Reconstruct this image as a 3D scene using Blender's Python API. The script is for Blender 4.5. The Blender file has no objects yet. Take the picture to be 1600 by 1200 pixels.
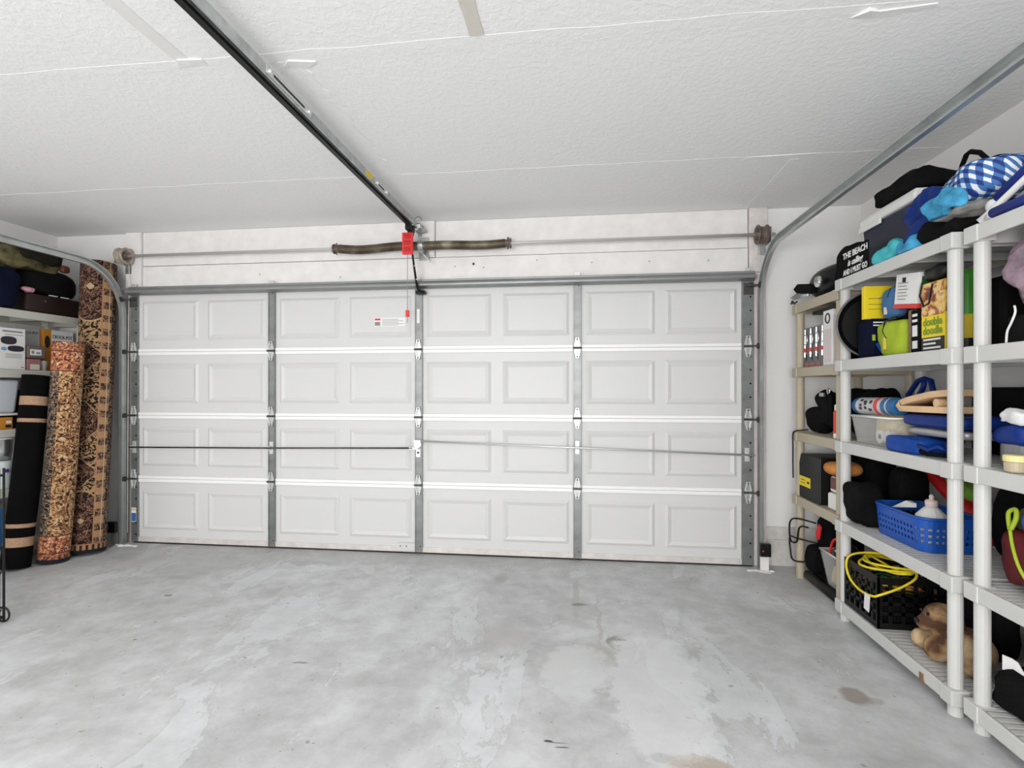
import bpy, bmesh, math, random
from mathutils import Vector, Matrix, noise

# ------------------------------------------------------------------ camera, world, lights, exposure
scn = bpy.context.scene
col = scn.collection
cd = bpy.data.cameras.new('camera'); cam = bpy.data.objects.new('camera', cd); col.objects.link(cam)
cam.location = (0, 0, 1.30)
cam.rotation_euler = (math.pi/2, 0, math.atan(100/820))
cd.sensor_width = 36.0; cd.lens = 820/1600*36.0; cd.shift_y = 8/1600; cd.clip_start = 0.02
scn.camera = cam
vs = scn.view_settings
vs.view_transform = 'Standard'; vs.look = 'None'; vs.gamma = 1.0; vs.use_curve_mapping = False
vs.exposure = 0.0
wd = bpy.data.worlds.new('world'); scn.world = wd; wd.use_nodes = True
wd.node_tree.nodes['Background'].inputs[0].default_value = (0.8, 0.9, 1.0, 1)
wd.node_tree.nodes['Background'].inputs[1].default_value = 1.0

def area_light(name, loc, rot, sx, sy, power, colr):
    l = bpy.data.lights.new(name, 'AREA'); l.shape = 'RECTANGLE'; l.size = sx; l.size_y = sy
    l.energy = power; l.color = colr
    o = bpy.data.objects.new(name, l); col.objects.link(o); o.location = loc; o.rotation_euler = rot
    return o
# daylight through the wide unseen window in the back wall, and two ceiling tube lamps added as fill
area_light('window_daylight', (-1.2, -2.90, 1.30), (math.radians(90), 0, 0), 2.6, 1.2, 182, (1.0, 0.99, 0.975))
area_light('fill_tube_light', (-2.4, 0.2, 2.50), (0, 0, 0), 1.2, 0.25, 12, (1.0, 0.985, 0.96))
area_light('fill_tube_light', (0.1, 0.2, 2.50), (0, 0, 0), 1.2, 0.25, 12, (1.0, 0.985, 0.96))

# ------------------------------------------------------------------ mesh builder
def V(*a): return Vector(a)
class MB:
    def __init__(s): s.v = []; s.f = []; s.m = []; s.uv = {}
    def add(s, vs_, fs, m=0, uv=None):
        o = len(s.v); s.v += [tuple(p) for p in vs_]
        for f in fs: s.f.append(tuple(i+o for i in f)); s.m.append(m)
        if uv:
            for i, t in enumerate(uv): s.uv[o+i] = t
        return s
    def box(s, x0, x1, y0, y1, z0, z1, m=0, rot=None, piv=None):
        p = [V(x, y, z) for z in (z0, z1) for y in (y0, y1) for x in (x0, x1)]
        if rot is not None:
            c = piv or V((x0+x1)/2, (y0+y1)/2, (z0+z1)/2)
            p = [c + rot @ (q-c) for q in p]
        return s.add(p, [(0,2,3,1),(4,5,7,6),(0,1,5,4),(1,3,7,5),(3,2,6,7),(2,0,4,6)], m)
    def frustum(s, a, b, m=0):
        # a, b : 4 points each (bottom, top), same winding
        return s.add(list(a)+list(b), [(3,2,1,0),(4,5,6,7)]+[(i,(i+1)%4,4+(i+1)%4,4+i) for i in range(4)], m)
    def cyl(s, p0, p1, r0, r1=None, n=14, cap=True, m=0):
        p0, p1 = Vector(p0), Vector(p1); r1 = r0 if r1 is None else r1
        d = (p1-p0).normalized(); a = d.orthogonal().normalized(); b = d.cross(a)
        vv = []
        for p, r in ((p0, r0), (p1, r1)):
            for i in range(n):
                t = 2*math.pi*i/n; vv.append(p + a*(r*math.cos(t)) + b*(r*math.sin(t)))
        ff = [(i, (i+1)%n, n+(i+1)%n, n+i) for i in range(n)]
        if cap: ff += [tuple(range(n-1, -1, -1)), tuple(range(n, 2*n))]
        return s.add(vv, ff, m)
    def tube(s, path, r, n=8, closed=False, m=0, cap=True):
        P = [Vector(p) for p in path]; k = len(P)
        R = r if hasattr(r, '__len__') else [r]*k
        T = []
        for i in range(k):
            a = P[(i-1) % k] if (closed or i > 0) else P[i]
            b = P[(i+1) % k] if (closed or i < k-1) else P[i]
            T.append((b-a).normalized())
        A = T[0].orthogonal().normalized(); vv = []
        for i in range(k):
            A = (A - T[i]*A.dot(T[i]))
            A = A.normalized() if A.length > 1e-6 else T[i].orthogonal().normalized()
            B = T[i].cross(A)
            for j in range(n):
                t = 2*math.pi*j/n; vv.append(P[i] + A*(R[i]*math.cos(t)) + B*(R[i]*math.sin(t)))
        ff = []
        for i in range(k if closed else k-1):
            q = (i+1) % k
            for j in range(n): ff.append((i*n+j, i*n+(j+1)%n, q*n+(j+1)%n, q*n+j))
        if cap and not closed: ff += [tuple(range(n-1, -1, -1)), tuple(range((k-1)*n, k*n))]
        return s.add(vv, ff, m)
    def lathe(s, prof, c=(0,0,0), axis=(0,0,1), n=24, m=0):
        c = Vector(c); d = Vector(axis).normalized(); a = d.orthogonal().normalized(); b = d.cross(a)
        vv = []
        for r, h in prof:
            for i in range(n):
                t = 2*math.pi*i/n; vv.append(c + d*h + a*(r*math.cos(t)) + b*(r*math.sin(t)))
        k = len(prof); ff = []
        for q in range(k-1):
            for i in range(n): ff.append((q*n+i, q*n+(i+1)%n, (q+1)*n+(i+1)%n, (q+1)*n+i))
        if prof[0][0] > 1e-5: ff.append(tuple(range(n-1, -1, -1)))
        if prof[-1][0] > 1e-5: ff.append(tuple(range((k-1)*n, k*n)))
        return s.add(vv, ff, m)
    def prism(s, poly, o, u, w, d, m=0):
        # polygon in plane o + u*a + w*b, extruded by vector d
        o, u, w, d = Vector(o), Vector(u), Vector(w), Vector(d); n = len(poly)
        base = [o + u*a + w*b for a, b in poly]
        vv = base + [p + d for p in base]
        ff = [tuple(range(n-1, -1, -1)), tuple(range(n, 2*n))] + [(i, (i+1)%n, n+(i+1)%n, n+i) for i in range(n)]
        return s.add(vv, ff, m)
    def blob(s, c, sz, e=0.6, amp=0.0, freq=4.0, seed=0, nu=32, nv=20, floor=None, rot=None, m=0, fold=0.0):
        # superellipsoid with noise folds; sz = half sizes
        c = Vector(c); vv = []; off = V(seed*3.7, seed*1.9, seed*5.3)
        def pw(t): return math.copysign(abs(t)**e, t)
        for j in range(nv+1):
            ph = -math.pi/2 + math.pi*j/nv
            for i in range(nu):
                th = 2*math.pi*i/nu
                p = V(pw(math.cos(ph))*pw(math.cos(th)), pw(math.cos(ph))*pw(math.sin(th)), pw(math.sin(ph)))
                q = V(p.x*sz[0], p.y*sz[1], p.z*sz[2])
                nn = p.normalized()
                k = 0.0
                if amp: k += amp*noise.noise(q*freq + off)
                if amp: k += 0.5*amp*noise.noise(q*freq*2.3 + off)
                if fold: k -= fold*abs(noise.noise(q*freq*1.6 - off))
                q = q + nn*k
                if rot is not None: q = rot @ q
                q = c + q
                if floor is not None and q.z < floor: q.z = floor
                vv.append(q)
        ff = []
        for j in range(nv):
            for i in range(nu): ff.append((j*nu+i, j*nu+(i+1)%nu, (j+1)*nu+(i+1)%nu, (j+1)*nu+i))
        return s.add(vv, ff, m)
    def grid(s, fn, nu, nv, m=0, uvf=None):
        vv = []; uu = []
        for j in range(nv+1):
            for i in range(nu+1):
                vv.append(fn(i/nu, j/nv)); uu.append(uvf(i/nu, j/nv) if uvf else (i/nu, j/nv))
        w = nu+1
        return s.add(vv, [(j*w+i, j*w+i+1, (j+1)*w+i+1, (j+1)*w+i) for j in range(nv) for i in range(nu)], m, uu)
    def mesh(s, name, mats, smooth=False):
        me = bpy.data.meshes.new(name); me.from_pydata(s.v, [], s.f)
        for mt in (mats if isinstance(mats, (list, tuple)) else [mats]): me.materials.append(mt)
        me.polygons.foreach_set('material_index', s.m)
        if smooth: me.polygons.foreach_set('use_smooth', [True]*len(s.f))
        if s.uv:
            L = me.uv_layers.new(name='UVMap')
            for lp in me.loops: L.data[lp.index].uv = s.uv.get(lp.vertex_index, (0, 0))
        me.update()
        return me

def finish(o, bevel=0, solid=0, seg=2, sub=0, auto=False):
    if solid:
        m = o.modifiers.new('solid', 'SOLIDIFY'); m.thickness = solid; m.offset = 0
    if bevel:
        m = o.modifiers.new('bevel', 'BEVEL'); m.width = bevel; m.segments = seg; m.limit_method = 'ANGLE'; m.angle_limit = 0.6
    if sub:
        m = o.modifiers.new('sub', 'SUBSURF'); m.levels = sub; m.render_levels = sub
    return o
def props(o, label=None, cat=None, group=None, kind=None):
    if label: o['label'] = label
    if cat: o['category'] = cat
    if group: o['group'] = group
    if kind: o['kind'] = kind
    return o
def part(name, mb, mats, parent, smooth=False, bevel=0, solid=0, label=None, kind=None, world=True, sub=0):
    """a mesh child; the builder's coordinates are world unless world=False (then local to the parent)"""
    if world:
        off = TW[parent.name]
        inv = off.inverted(); mb.v = [tuple(inv @ Vector(p)) for p in mb.v]
    o = bpy.data.objects.new(name, mb.mesh(name, mats, smooth)); col.objects.link(o); o.parent = parent
    TW[o.name] = TW[parent.name]
    finish(o, bevel, solid, sub=sub)
    if label: o['label'] = label
    if kind: o['kind'] = kind
    return o
TW = {}
def inst(name, me, parent, loc=(0,0,0), rz=0.0, mods=None):
    o = bpy.data.objects.new(name, me); col.objects.link(o); o.parent = parent; o.location = loc
    o.rotation_euler = (0, 0, rz)
    TW[o.name] = TW[parent.name] @ Matrix.Translation(loc) @ Matrix.Rotation(rz, 4, 'Z')
    if mods: finish(o, **mods)
    return o
def thing(name, loc, label, cat, group=None, kind=None, rz=0.0):
    o = bpy.data.objects.new(name, None); col.objects.link(o); o.location = loc; o.rotation_euler = (0, 0, rz)
    o.empty_display_size = 0.05
    TW[o.name] = Matrix.Translation(loc) @ Matrix.Rotation(rz, 4, 'Z')
    return props(o, label, cat, group, kind)
def solo(name, mb, mats, label=None, cat=None, group=None, kind=None, smooth=False, bevel=0, solid=0, sub=0):
    """a thing that is one mesh: origin at the centre of its base"""
    xs = [p[0] for p in mb.v]; ys = [p[1] for p in mb.v]; z0 = min(p[2] for p in mb.v)
    c = V((min(xs)+max(xs))/2, (min(ys)+max(ys))/2, z0)
    mb.v = [tuple(Vector(p)-c) for p in mb.v]
    o = bpy.data.objects.new(name, mb.mesh(name, mats, smooth)); col.objects.link(o); o.location = c
    TW[o.name] = Matrix.Translation(c)
    finish(o, bevel, solid, sub=sub)
    return props(o, label, cat, group, kind)
def text(name, s, size, mat, parent, org, right, up, sx=1.0, bold=0.0, shear=0.0, align='CENTER', depth=0.0006):
    """flat lettering lying on a face: org = centre point, right / up = world directions on the face"""
    cu = bpy.data.curves.new(name, 'FONT'); cu.body = s; cu.size = size; cu.extrude = depth
    cu.align_x = align; cu.align_y = 'CENTER'; cu.offset = bold; cu.shear = shear; cu.resolution_u = 3
    t = bpy.data.objects.new(name, cu)
    me = bpy.data.meshes.new_from_object(t)
    bpy.data.objects.remove(t); bpy.data.curves.remove(cu)
    r = Vector(right).normalized(); u = Vector(up).normalized(); n = r.cross(u)
    inv = TW[parent.name].inverted()
    for v in me.vertices:
        p = Vector(org) + r*(v.co.x*sx) + u*v.co.y + n*(v.co.z + depth)
        v.co = inv @ p
    me.materials.clear(); me.materials.append(mat)
    o = bpy.data.objects.new(name, me); col.objects.link(o); o.parent = parent; TW[o.name] = TW[parent.name]
    return o

# ------------------------------------------------------------------ materials
def nd(nt, t, **k):
    n = nt.nodes.new(t)
    for a, b in k.items():
        if a.startswith('_'): setattr(n, a[1:], b)
        else: n.inputs[a.replace('__', ' ')].default_value = b
    return n
def ramp(nt, stops, interp='LINEAR'):
    n = nt.nodes.new('ShaderNodeValToRGB'); cr = n.color_ramp; cr.interpolation = interp
    while len(cr.elements) < len(stops): cr.elements.new(0.5)
    for e, (p, c) in zip(cr.elements, stops): e.position = p; e.color = (c[0], c[1], c[2], 1)
    return n
def M(name, c, rough=0.5, metal=0.0, var=0.0, vscale=6.0, bump=0.0, bscale=40.0, trans=0.0, alpha=1.0, spec=0.5, sheen=0.0, coat=0.0, ior=1.45):
    m = bpy.data.materials.new(name); m.use_nodes = True; nt = m.node_tree; b = nt.nodes['Principled BSDF']
    b.inputs['Base Color'].default_value = (*c, 1); b.inputs['Roughness'].default_value = rough
    b.inputs['Metallic'].default_value = metal; b.inputs['Specular IOR Level'].default_value = spec
    b.inputs['Transmission Weight'].default_value = trans; b.inputs['Alpha'].default_value = alpha
    b.inputs['Sheen Weight'].default_value = sheen; b.inputs['Coat Weight'].default_value = coat; b.inputs['IOR'].default_value = ior
    L = nt.links
    if var or bump:
        tc = nd(nt, 'ShaderNodeTexCoord')
    if var:
        n = nd(nt, 'ShaderNodeTexNoise', Scale=vscale, Detail=5.0, Roughness=0.6); L.new(tc.outputs['Object'], n.inputs['Vector'])
        r = ramp(nt, [(0.3, [max(0, x*(1-var)) for x in c]), (0.7, [min(1, x*(1+var)) for x in c])])
        L.new(n.outputs['Fac'], r.inputs[0]); L.new(r.outputs[0], b.inputs['Base Color'])
    if bump:
        n2 = nd(nt, 'ShaderNodeTexNoise', Scale=bscale, Detail=3.0); L.new(tc.outputs['Object'], n2.inputs['Vector'])
        bp = nd(nt, 'ShaderNodeBump', Strength=bump, Distance=0.01); L.new(n2.outputs['Fac'], bp.inputs['Height'])
        L.new(bp.outputs[0], b.inputs['Normal'])
    return m
def math_(nt, op, a, b=None, c=None):
    n = nt.nodes.new('ShaderNodeMath'); n.operation = op
    for i, x in enumerate((a, b, c)):
        if x is None: continue
        if isinstance(x, (int, float)): n.inputs[i].default_value = x
        else: nt.links.new(x, n.inputs[i])
    return n.outputs[0]
def mixc(nt, f, a, b, mode='MIX'):
    n = nt.nodes.new('ShaderNodeMix'); n.data_type = 'RGBA'; n.blend_type = mode
    for sock, x in ((n.inputs[0], f), (n.inputs[6], a), (n.inputs[7], b)):
        if isinstance(x, (int, float)): sock.default_value = x
        elif isinstance(x, (tuple, list)): sock.default_value = (*x[:3], 1)
        else: nt.links.new(x, sock)
    return n.outputs[2]
WHITE = M('white_paint', (0.88, 0.875, 0.865), 0.6, var=0.03, vscale=1.3, bump=0.08, bscale=60)
DOORW = M('white_enamel_steel', (0.68, 0.68, 0.68), 0.42, var=0.015, vscale=1.5)
RAILW = M('white_gloss_rail', (0.93, 0.93, 0.93), 0.25)
GALV = M('galvanised_steel', (0.50, 0.52, 0.52), 0.38, metal=0.75, var=0.25, vscale=14)
STILE = M('galvanised_stile', (0.25, 0.26, 0.26), 0.42, metal=0.65, var=0.25, vscale=9)
ZINC = M('zinc_hinge', (0.70, 0.71, 0.70), 0.35, metal=0.55)
DARKMET = M('dark_metal', (0.09, 0.085, 0.08), 0.4, metal=0.5, var=0.3, vscale=20)
BROWNMET = M('brown_drum', (0.16, 0.12, 0.10), 0.5, metal=0.3, var=0.3, vscale=25)
BLACK = M('black_plastic', (0.006, 0.006, 0.0065), 0.4, spec=.35)
BLACKM = M('black_matte', (0.0045, 0.0045, 0.005), 0.8, spec=.15)
RED = M('red_plastic', (0.78, 0.03, 0.03), 0.35)
TRIMW = M('painted_wood', (0.84, 0.82, 0.81), 0.55, var=0.06, vscale=8)
JAMB = M('worn_jamb_wood', (0.60, 0.54, 0.50), 0.6, var=0.15, vscale=10)
RETAIN = M('bottom_retainer', (0.70, 0.665, 0.64), 0.45, metal=0.2, var=0.12, vscale=10)
RUBBER = M('rubber_seal', (0.015, 0.015, 0.015), 0.8)
CORD = M('grey_cord', (0.30, 0.29, 0.28), 0.7)
YELLOW = M('yellow_print', (0.85, 0.62, 0.03), 0.5)
TAPE = M('beige_tape', (0.66, 0.63, 0.57), 0.7, var=0.05, vscale=12)
PAPER = M('paper_white', (0.85, 0.85, 0.84), 0.6)
INK = M('ink_black', (0.02, 0.02, 0.02), 0.6)
GREYINK = M('ink_grey', (0.25, 0.25, 0.25), 0.6)

def concrete():
    m = bpy.data.materials.new('concrete_floor'); m.use_nodes = True; nt = m.node_tree; L = nt.links
    b = nt.nodes['Principled BSDF']; tc = nd(nt, 'ShaderNodeTexCoord')
    ofs = nd(nt, 'ShaderNodeVectorMath', _operation='ADD'); L.new(tc.outputs['Object'], ofs.inputs[0]); ofs.inputs[1].default_value = ((-4.515+2.053)/2, (4.09-3.0)/2, 0)
    P = ofs.outputs[0]
    def N(scale, detail=6.0, rough=0.6, dist=0.0, vec=P):
        n = nd(nt, 'ShaderNodeTexNoise', Scale=scale, Detail=detail, Roughness=rough, Distortion=dist); L.new(vec, n.inputs['Vector']); return n.outputs['Fac']
    n1 = ramp(nt, [(0.34, (0.46, 0.47, 0.475)), (0.5, (0.59, 0.60, 0.61)), (0.66, (0.69, 0.705, 0.725))]); L.new(N(0.9, 8, 0.62, 0.6), n1.inputs[0])
    n2 = ramp(nt, [(0.35, (0.82, 0.82, 0.815)), (0.62, (1.05, 1.05, 1.05))]); L.new(N(7.0, 8, 0.7), n2.inputs[0])
    c = mixc(nt, 1.0, n1.outputs[0], n2.outputs[0], 'MULTIPLY')
    # worn pale skim patches with crisp ragged outlines
    mp = nd(nt, 'ShaderNodeMapping'); mp.inputs['Scale'].default_value = (1.6, 0.75, 1); L.new(P, mp.inputs['Vector'])
    f = ramp(nt, [(0.57, (0, 0, 0)), (0.585, (1, 1, 1))]); L.new(N(1.7, 9, 0.62, 0.4, mp.outputs[0]), f.inputs[0])
    c = mixc(nt, math_(nt, 'MULTIPLY', f.outputs[0], 0.32), c, (0.77, 0.79, 0.83))
    nb_ = nd(nt, 'ShaderNodeTexNoise', Scale=1.7, Detail=9.0, Roughness=0.62, Distortion=0.4); L.new(mp.outputs[0], nb_.inputs['Vector'])
    f = ramp(nt, [(0.560, (0, 0, 0)), (0.571, (1, 1, 1)), (0.580, (0, 0, 0))]); L.new(nb_.outputs['Fac'], f.inputs[0])
    c = mixc(nt, math_(nt, 'MULTIPLY', f.outputs[0], 0.40), c, (0.40, 0.395, 0.39))
    # small dark chips and grit
    for sc_, th_, keep, amt in ((9.0, .075, .55, .85), (22.0, .085, .62, .75)):
        vo = nd(nt, 'ShaderNodeTexVoronoi', Scale=sc_); mp2 = nd(nt, 'ShaderNodeMapping'); mp2.inputs['Scale'].default_value = (1.0, 1.35, 1); mp2.inputs['Rotation'].default_value = (0, 0, .5)
        wn = nd(nt, 'ShaderNodeTexNoise', Scale=30.0, Detail=3.0); L.new(P, wn.inputs['Vector'])
        ad = nd(nt, 'ShaderNodeVectorMath', _operation='SCALE'); L.new(wn.outputs['Color'], ad.inputs[0]); ad.inputs['Scale'].default_value = .05
        av = nd(nt, 'ShaderNodeVectorMath', _operation='ADD'); L.new(P, av.inputs[0]); L.new(ad.outputs[0], av.inputs[1])
        L.new(av.outputs[0], mp2.inputs['Vector']); L.new(mp2.outputs[0], vo.inputs['Vector'])
        sr = nd(nt, 'ShaderNodeSeparateColor'); L.new(vo.outputs['Color'], sr.inputs[0])
        near = math_(nt, 'LESS_THAN', vo.outputs['Distance'], math_(nt, 'MULTIPLY', sr.outputs[1], th_))
        c = mixc(nt, math_(nt, 'MULTIPLY', math_(nt, 'MULTIPLY', near, math_(nt, 'GREATER_THAN', sr.outputs[0], keep)), amt), c, (0.13, 0.12, 0.11))
    # dirty darker smudges
    f = ramp(nt, [(0.60, (0, 0, 0)), (0.70, (1, 1, 1))]); L.new(N(2.6, 7, 0.65, 0.8), f.inputs[0])
    c = mixc(nt, math_(nt, 'MULTIPLY', f.outputs[0], 0.30), c, (0.36, 0.355, 0.35))
    # specks
    f = ramp(nt, [(0.70, (0, 0, 0)), (0.73, (1, 1, 1))]); L.new(N(26, 3, 0.5), f.inputs[0])
    c = mixc(nt, math_(nt, 'MULTIPLY', f.outputs[0], 0.55), c, (0.16, 0.15, 0.145))
    # stains and drip trails that have their own place on the slab
    wob = nd(nt, 'ShaderNodeTexNoise', Scale=9.0, Detail=5.0, Roughness=0.65); L.new(P, wob.inputs['Vector'])
    wv = nd(nt, 'ShaderNodeVectorMath', _operation='SUBTRACT'); L.new(wob.outputs['Color'], wv.inputs[0]); wv.inputs[1].default_value = (0.5, 0.5, 0.5)
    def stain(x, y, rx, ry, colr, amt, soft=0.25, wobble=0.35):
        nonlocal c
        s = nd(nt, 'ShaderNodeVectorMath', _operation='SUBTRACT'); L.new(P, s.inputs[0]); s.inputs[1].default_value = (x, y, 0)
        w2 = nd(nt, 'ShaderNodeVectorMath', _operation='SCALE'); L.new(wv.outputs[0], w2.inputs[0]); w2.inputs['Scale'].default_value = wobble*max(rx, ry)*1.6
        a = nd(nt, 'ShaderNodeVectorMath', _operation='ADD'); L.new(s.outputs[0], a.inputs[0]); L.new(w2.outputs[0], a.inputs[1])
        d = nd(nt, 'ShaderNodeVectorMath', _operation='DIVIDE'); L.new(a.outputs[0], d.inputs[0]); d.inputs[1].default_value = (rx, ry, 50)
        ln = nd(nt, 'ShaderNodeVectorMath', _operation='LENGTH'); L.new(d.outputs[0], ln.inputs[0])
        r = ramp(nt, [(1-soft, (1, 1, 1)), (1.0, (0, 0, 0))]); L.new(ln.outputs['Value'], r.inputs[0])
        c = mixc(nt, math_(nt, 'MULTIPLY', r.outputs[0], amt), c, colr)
    stain(1.172, 2.385, 0.07, 0.07, (0.27, 0.22, 0.18), 0.75, 0.35, 0.6)
    stain(1.23, 2.36, 0.05, 0.03, (0.33, 0.30, 0.27), 0.5, 0.4, 0.8)
    stain(0.42, 1.88, 0.12, 0.05, (0.42, 0.36, 0.29), 0.8, 0.25, 0.7)
    stain(0.30, 1.90, 0.04, 0.03, (0.10, 0.09, 0.09), 0.6, 0.4, 0.9)
    stain(0.20, 2.74, 0.035, 0.10, (0.24, 0.225, 0.20), 0.8, 0.5, 1.3)
    stain(0.12, 2.60, 0.07, 0.10, (0.40, 0.39, 0.36), 0.6, 0.4, 0.9)
    stain(-0.08, 2.52, 0.10, 0.16, (0.50, 0.495, 0.49), 0.7, 0.12, 0.6)
    stain(-0.38, 2.75, 0.16, 0.14, (0.50, 0.485, 0.48), 0.6, 0.3, 0.6)
    stain(0.13, 2.95, 0.015, 0.45, (0.46, 0.45, 0.44), 0.7, 0.4, 0.15)
    stain(0.00, 3.30, 0.025, 0.40, (0.46, 0.46, 0.455), 0.7, 0.4, 0.12)
    stain(0.02, 3.19, 0.06, 0.025, (0.22, 0.21, 0.2), 0.8, 0.4, 0.8)
    stain(0.00, 2.45, 0.16, 0.28, (0.72, 0.73, 0.75), 0.55, 0.2, 0.5)
    stain(0.35, 2.35, 0.22, 0.55, (0.74, 0.75, 0.765), 0.55, 0.15, 0.35)
    stain(-0.10, 1.94, 0.020, 0.008, (0.03, 0.03, 0.03), 0.95, 0.4, 0.7)
    stain(-0.07, 1.935, 0.05, 0.003, (0.05, 0.05, 0.05), 0.8, 0.5, 0.15)
    stain(-0.05, 1.912, 0.032, 0.004, (0.03, 0.03, 0.03), 0.9, 0.4, 0.3)
    stain(0.75, 2.95, 0.08, 0.06, (0.36, 0.35, 0.34), 0.5, 0.5, 0.8)
    stain(-2.75, 3.32, 0.15, 0.05, (0.38, 0.38, 0.375), 0.6, 0.5, 0.7)
    stain(-2.55, 3.02, 0.03, 0.02, (0.16, 0.15, 0.15), 0.8, 0.4, 0.6)
    stain(-1.95, 3.72, 0.25, 0.08, (0.40, 0.40, 0.40), 0.6, 0.5, 0.7)
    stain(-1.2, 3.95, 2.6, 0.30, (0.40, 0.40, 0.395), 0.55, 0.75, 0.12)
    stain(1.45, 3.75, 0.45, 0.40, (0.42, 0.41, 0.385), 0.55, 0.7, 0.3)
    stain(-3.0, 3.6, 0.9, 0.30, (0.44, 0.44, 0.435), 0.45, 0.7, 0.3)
    stain(-0.5, 3.55, 0.06, 0.12, (0.36, 0.36, 0.36), 0.5, 0.5, 0.7)
    stain(-1.30, 2.35, 0.05, 0.012, (0.2, 0.19, 0.18), 0.7, 0.5, 0.5)
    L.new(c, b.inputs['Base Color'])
    rr = ramp(nt, [(0.3, (0.42,)*3), (0.7, (0.62,)*3)]); L.new(N(1.4, 6), rr.inputs[0]); L.new(rr.outputs[0], b.inputs['Roughness'])
    bp = nd(nt, 'ShaderNodeBump', Strength=0.12, Distance=0.01); L.new(N(30, 8, 0.7), bp.inputs['Height']); L.new(bp.outputs[0], b.inputs['Normal'])
    return m
def ceiling_mat():
    m = bpy.data.materials.new('textured_ceiling'); m.use_nodes = True; nt = m.node_tree; L = nt.links
    b = nt.nodes['Principled BSDF']; tc = nd(nt, 'ShaderNodeTexCoord'); P = tc.outputs['Object']
    b.inputs['Base Color'].default_value = (0.90, 0.90, 0.90, 1); b.inputs['Roughness'].default_value = 0.75
    v = nd(nt, 'ShaderNodeTexVoronoi', Scale=26.0); L.new(P, v.inputs['Vector'])
    n = nd(nt, 'ShaderNodeTexNoise', Scale=34.0, Detail=4.0, Roughness=0.6, Distortion=0.6); L.new(P, n.inputs['Vector'])
    r = ramp(nt, [(0.42, (0, 0, 0)), (0.62, (1, 1, 1))]); L.new(n.outputs['Fac'], r.inputs[0])
    h = math_(nt, 'ADD', r.outputs[0], math_(nt, 'MULTIPLY', v.outputs['Distance'], 0.4))
    bp = nd(nt, 'ShaderNodeBump', Strength=0.22, Distance=0.005); L.new(h, bp.inputs['Height']); L.new(bp.outputs[0], b.inputs['Normal'])
    return m
CONC = concrete(); CEIL = ceiling_mat()

# ------------------------------------------------------------------ the room
XL, XR, YF, YB, ZC = -4.515, 2.053, 4.09, -3.0, 2.635
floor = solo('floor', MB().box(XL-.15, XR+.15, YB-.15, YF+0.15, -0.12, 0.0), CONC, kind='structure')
ceil = solo('ceiling', MB().box(XL-.15, XR+.15, YB-.15, YF+0.15, ZC, ZC+0.12), CEIL, kind='structure')
solo('wall_left', MB().box(XL-.12, XL, YB-.12, YF, 0.0, ZC), WHITE, kind='structure')
solo('wall_right', MB().box(XR, XR+.12, YB-.12, YF, 0.0, ZC), WHITE, kind='structure')
DX0, DX1 = -3.735, 1.290          # garage door edges
OX0, OX1, OZ = -3.66, 1.215, 2.10  # the opening behind it
wf = MB(); wf.box(XL-.12, OX0, YF, YF+.12, 0, ZC); wf.box(OX1, XR+.12, YF, YF+.12, 0, ZC); wf.box(OX0, OX1, YF, YF+.12, OZ, ZC)
solo('wall_front', wf, WHITE, kind='structure')
wb = MB(); WX0, WX1, WZ0, WZ1 = -2.6, 0.2, 0.6, 2.0
wb.box(XL-.12, WX0, YB-.12, YB, 0, ZC); wb.box(WX1, XR+.12, YB-.12, YB, 0, ZC); wb.box(WX0, WX1, YB-.12, YB, 0, WZ0); wb.box(WX0, WX1, YB-.12, YB, WZ1, ZC)
solo('wall_back', wb, WHITE, kind='structure')
w1 = thing('window_1', ((WX0+WX1)/2, YB-.06, WZ0), None, None, kind='structure')
fr = MB()
for a, b_ in ((WX0, WX0+.06), (WX1-.06, WX1), ((WX0+WX1)/2-.03, (WX0+WX1)/2+.03)): fr.box(a, b_, YB-.09, YB-.03, WZ0, WZ1)
fr.box(WX0, WX1, YB-.09, YB-.03, WZ0, WZ0+.06); fr.box(WX0, WX1, YB-.09, YB-.03, WZ1-.06, WZ1)
part('window_frame', fr, TRIMW, w1)
GLASS = M('window_glass', (1, 1, 1), 0.02, trans=1.0)
for k in (0, 1):
    a = WX0+.06 + k*((WX1-WX0)/2-.03); part('pane', MB().box(a, a+(WX1-WX0)/2-.09, YB-.064, YB-.058, WZ0+.06, WZ1-.06), GLASS, w1)
# ceiling joints: raised paper tape, partly lifted, under the paint
def tape(x0, x1, y0, y1, mat, seed, rag=0.006, thick=0.003):
    rnd = random.Random(seed); lx = (x1-x0) > (y1-y0); n = 40; mb = MB(); a = []; b = []
    for i in range(n+1):
        t = i/n; e0 = rnd.uniform(-rag, rag); e1 = rnd.uniform(-rag, rag)
        if lx: a.append((x0+(x1-x0)*t, y0+e0)); b.append((x0+(x1-x0)*t, y1+e1))
        else: a.append((x0+e0, y0+(y1-y0)*t)); b.append((x1+e1, y0+(y1-y0)*t))
    vv = [(p[0], p[1], ZC-thick) for p in a] + [(p[0], p[1], ZC-thick) for p in b] + [(p[0], p[1], ZC) for p in a] + [(p[0], p[1], ZC) for p in b]
    k = n+1; ff = []
    for i in range(n): ff += [(i, i+1, k+i+1, k+i), (i, 2*k+i, 2*k+i+1, i+1), (k+i, k+i+1, 3*k+i+1, 3*k+i)]
    ff += [(0, k, 3*k, 2*k), (n, 2*k+n, 3*k+n, k+n)]
    mb.add(vv, ff); part('seam_tape', mb, mat, ceil)
tape(-4.4, 2.0, 3.155, 3.215, CEIL, 1, 0.006, 0.0012)
tape(-4.4, 2.0, 1.950, 2.010, CEIL, 2, 0.008, 0.0010)
tape(-1.20, -1.11, 2.01, 3.15, CEIL, 3, 0.014, 0.002)
tape(1.235, 1.285, 3.22, 4.035, CEIL, 4, 0.004, 0.002)
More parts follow.
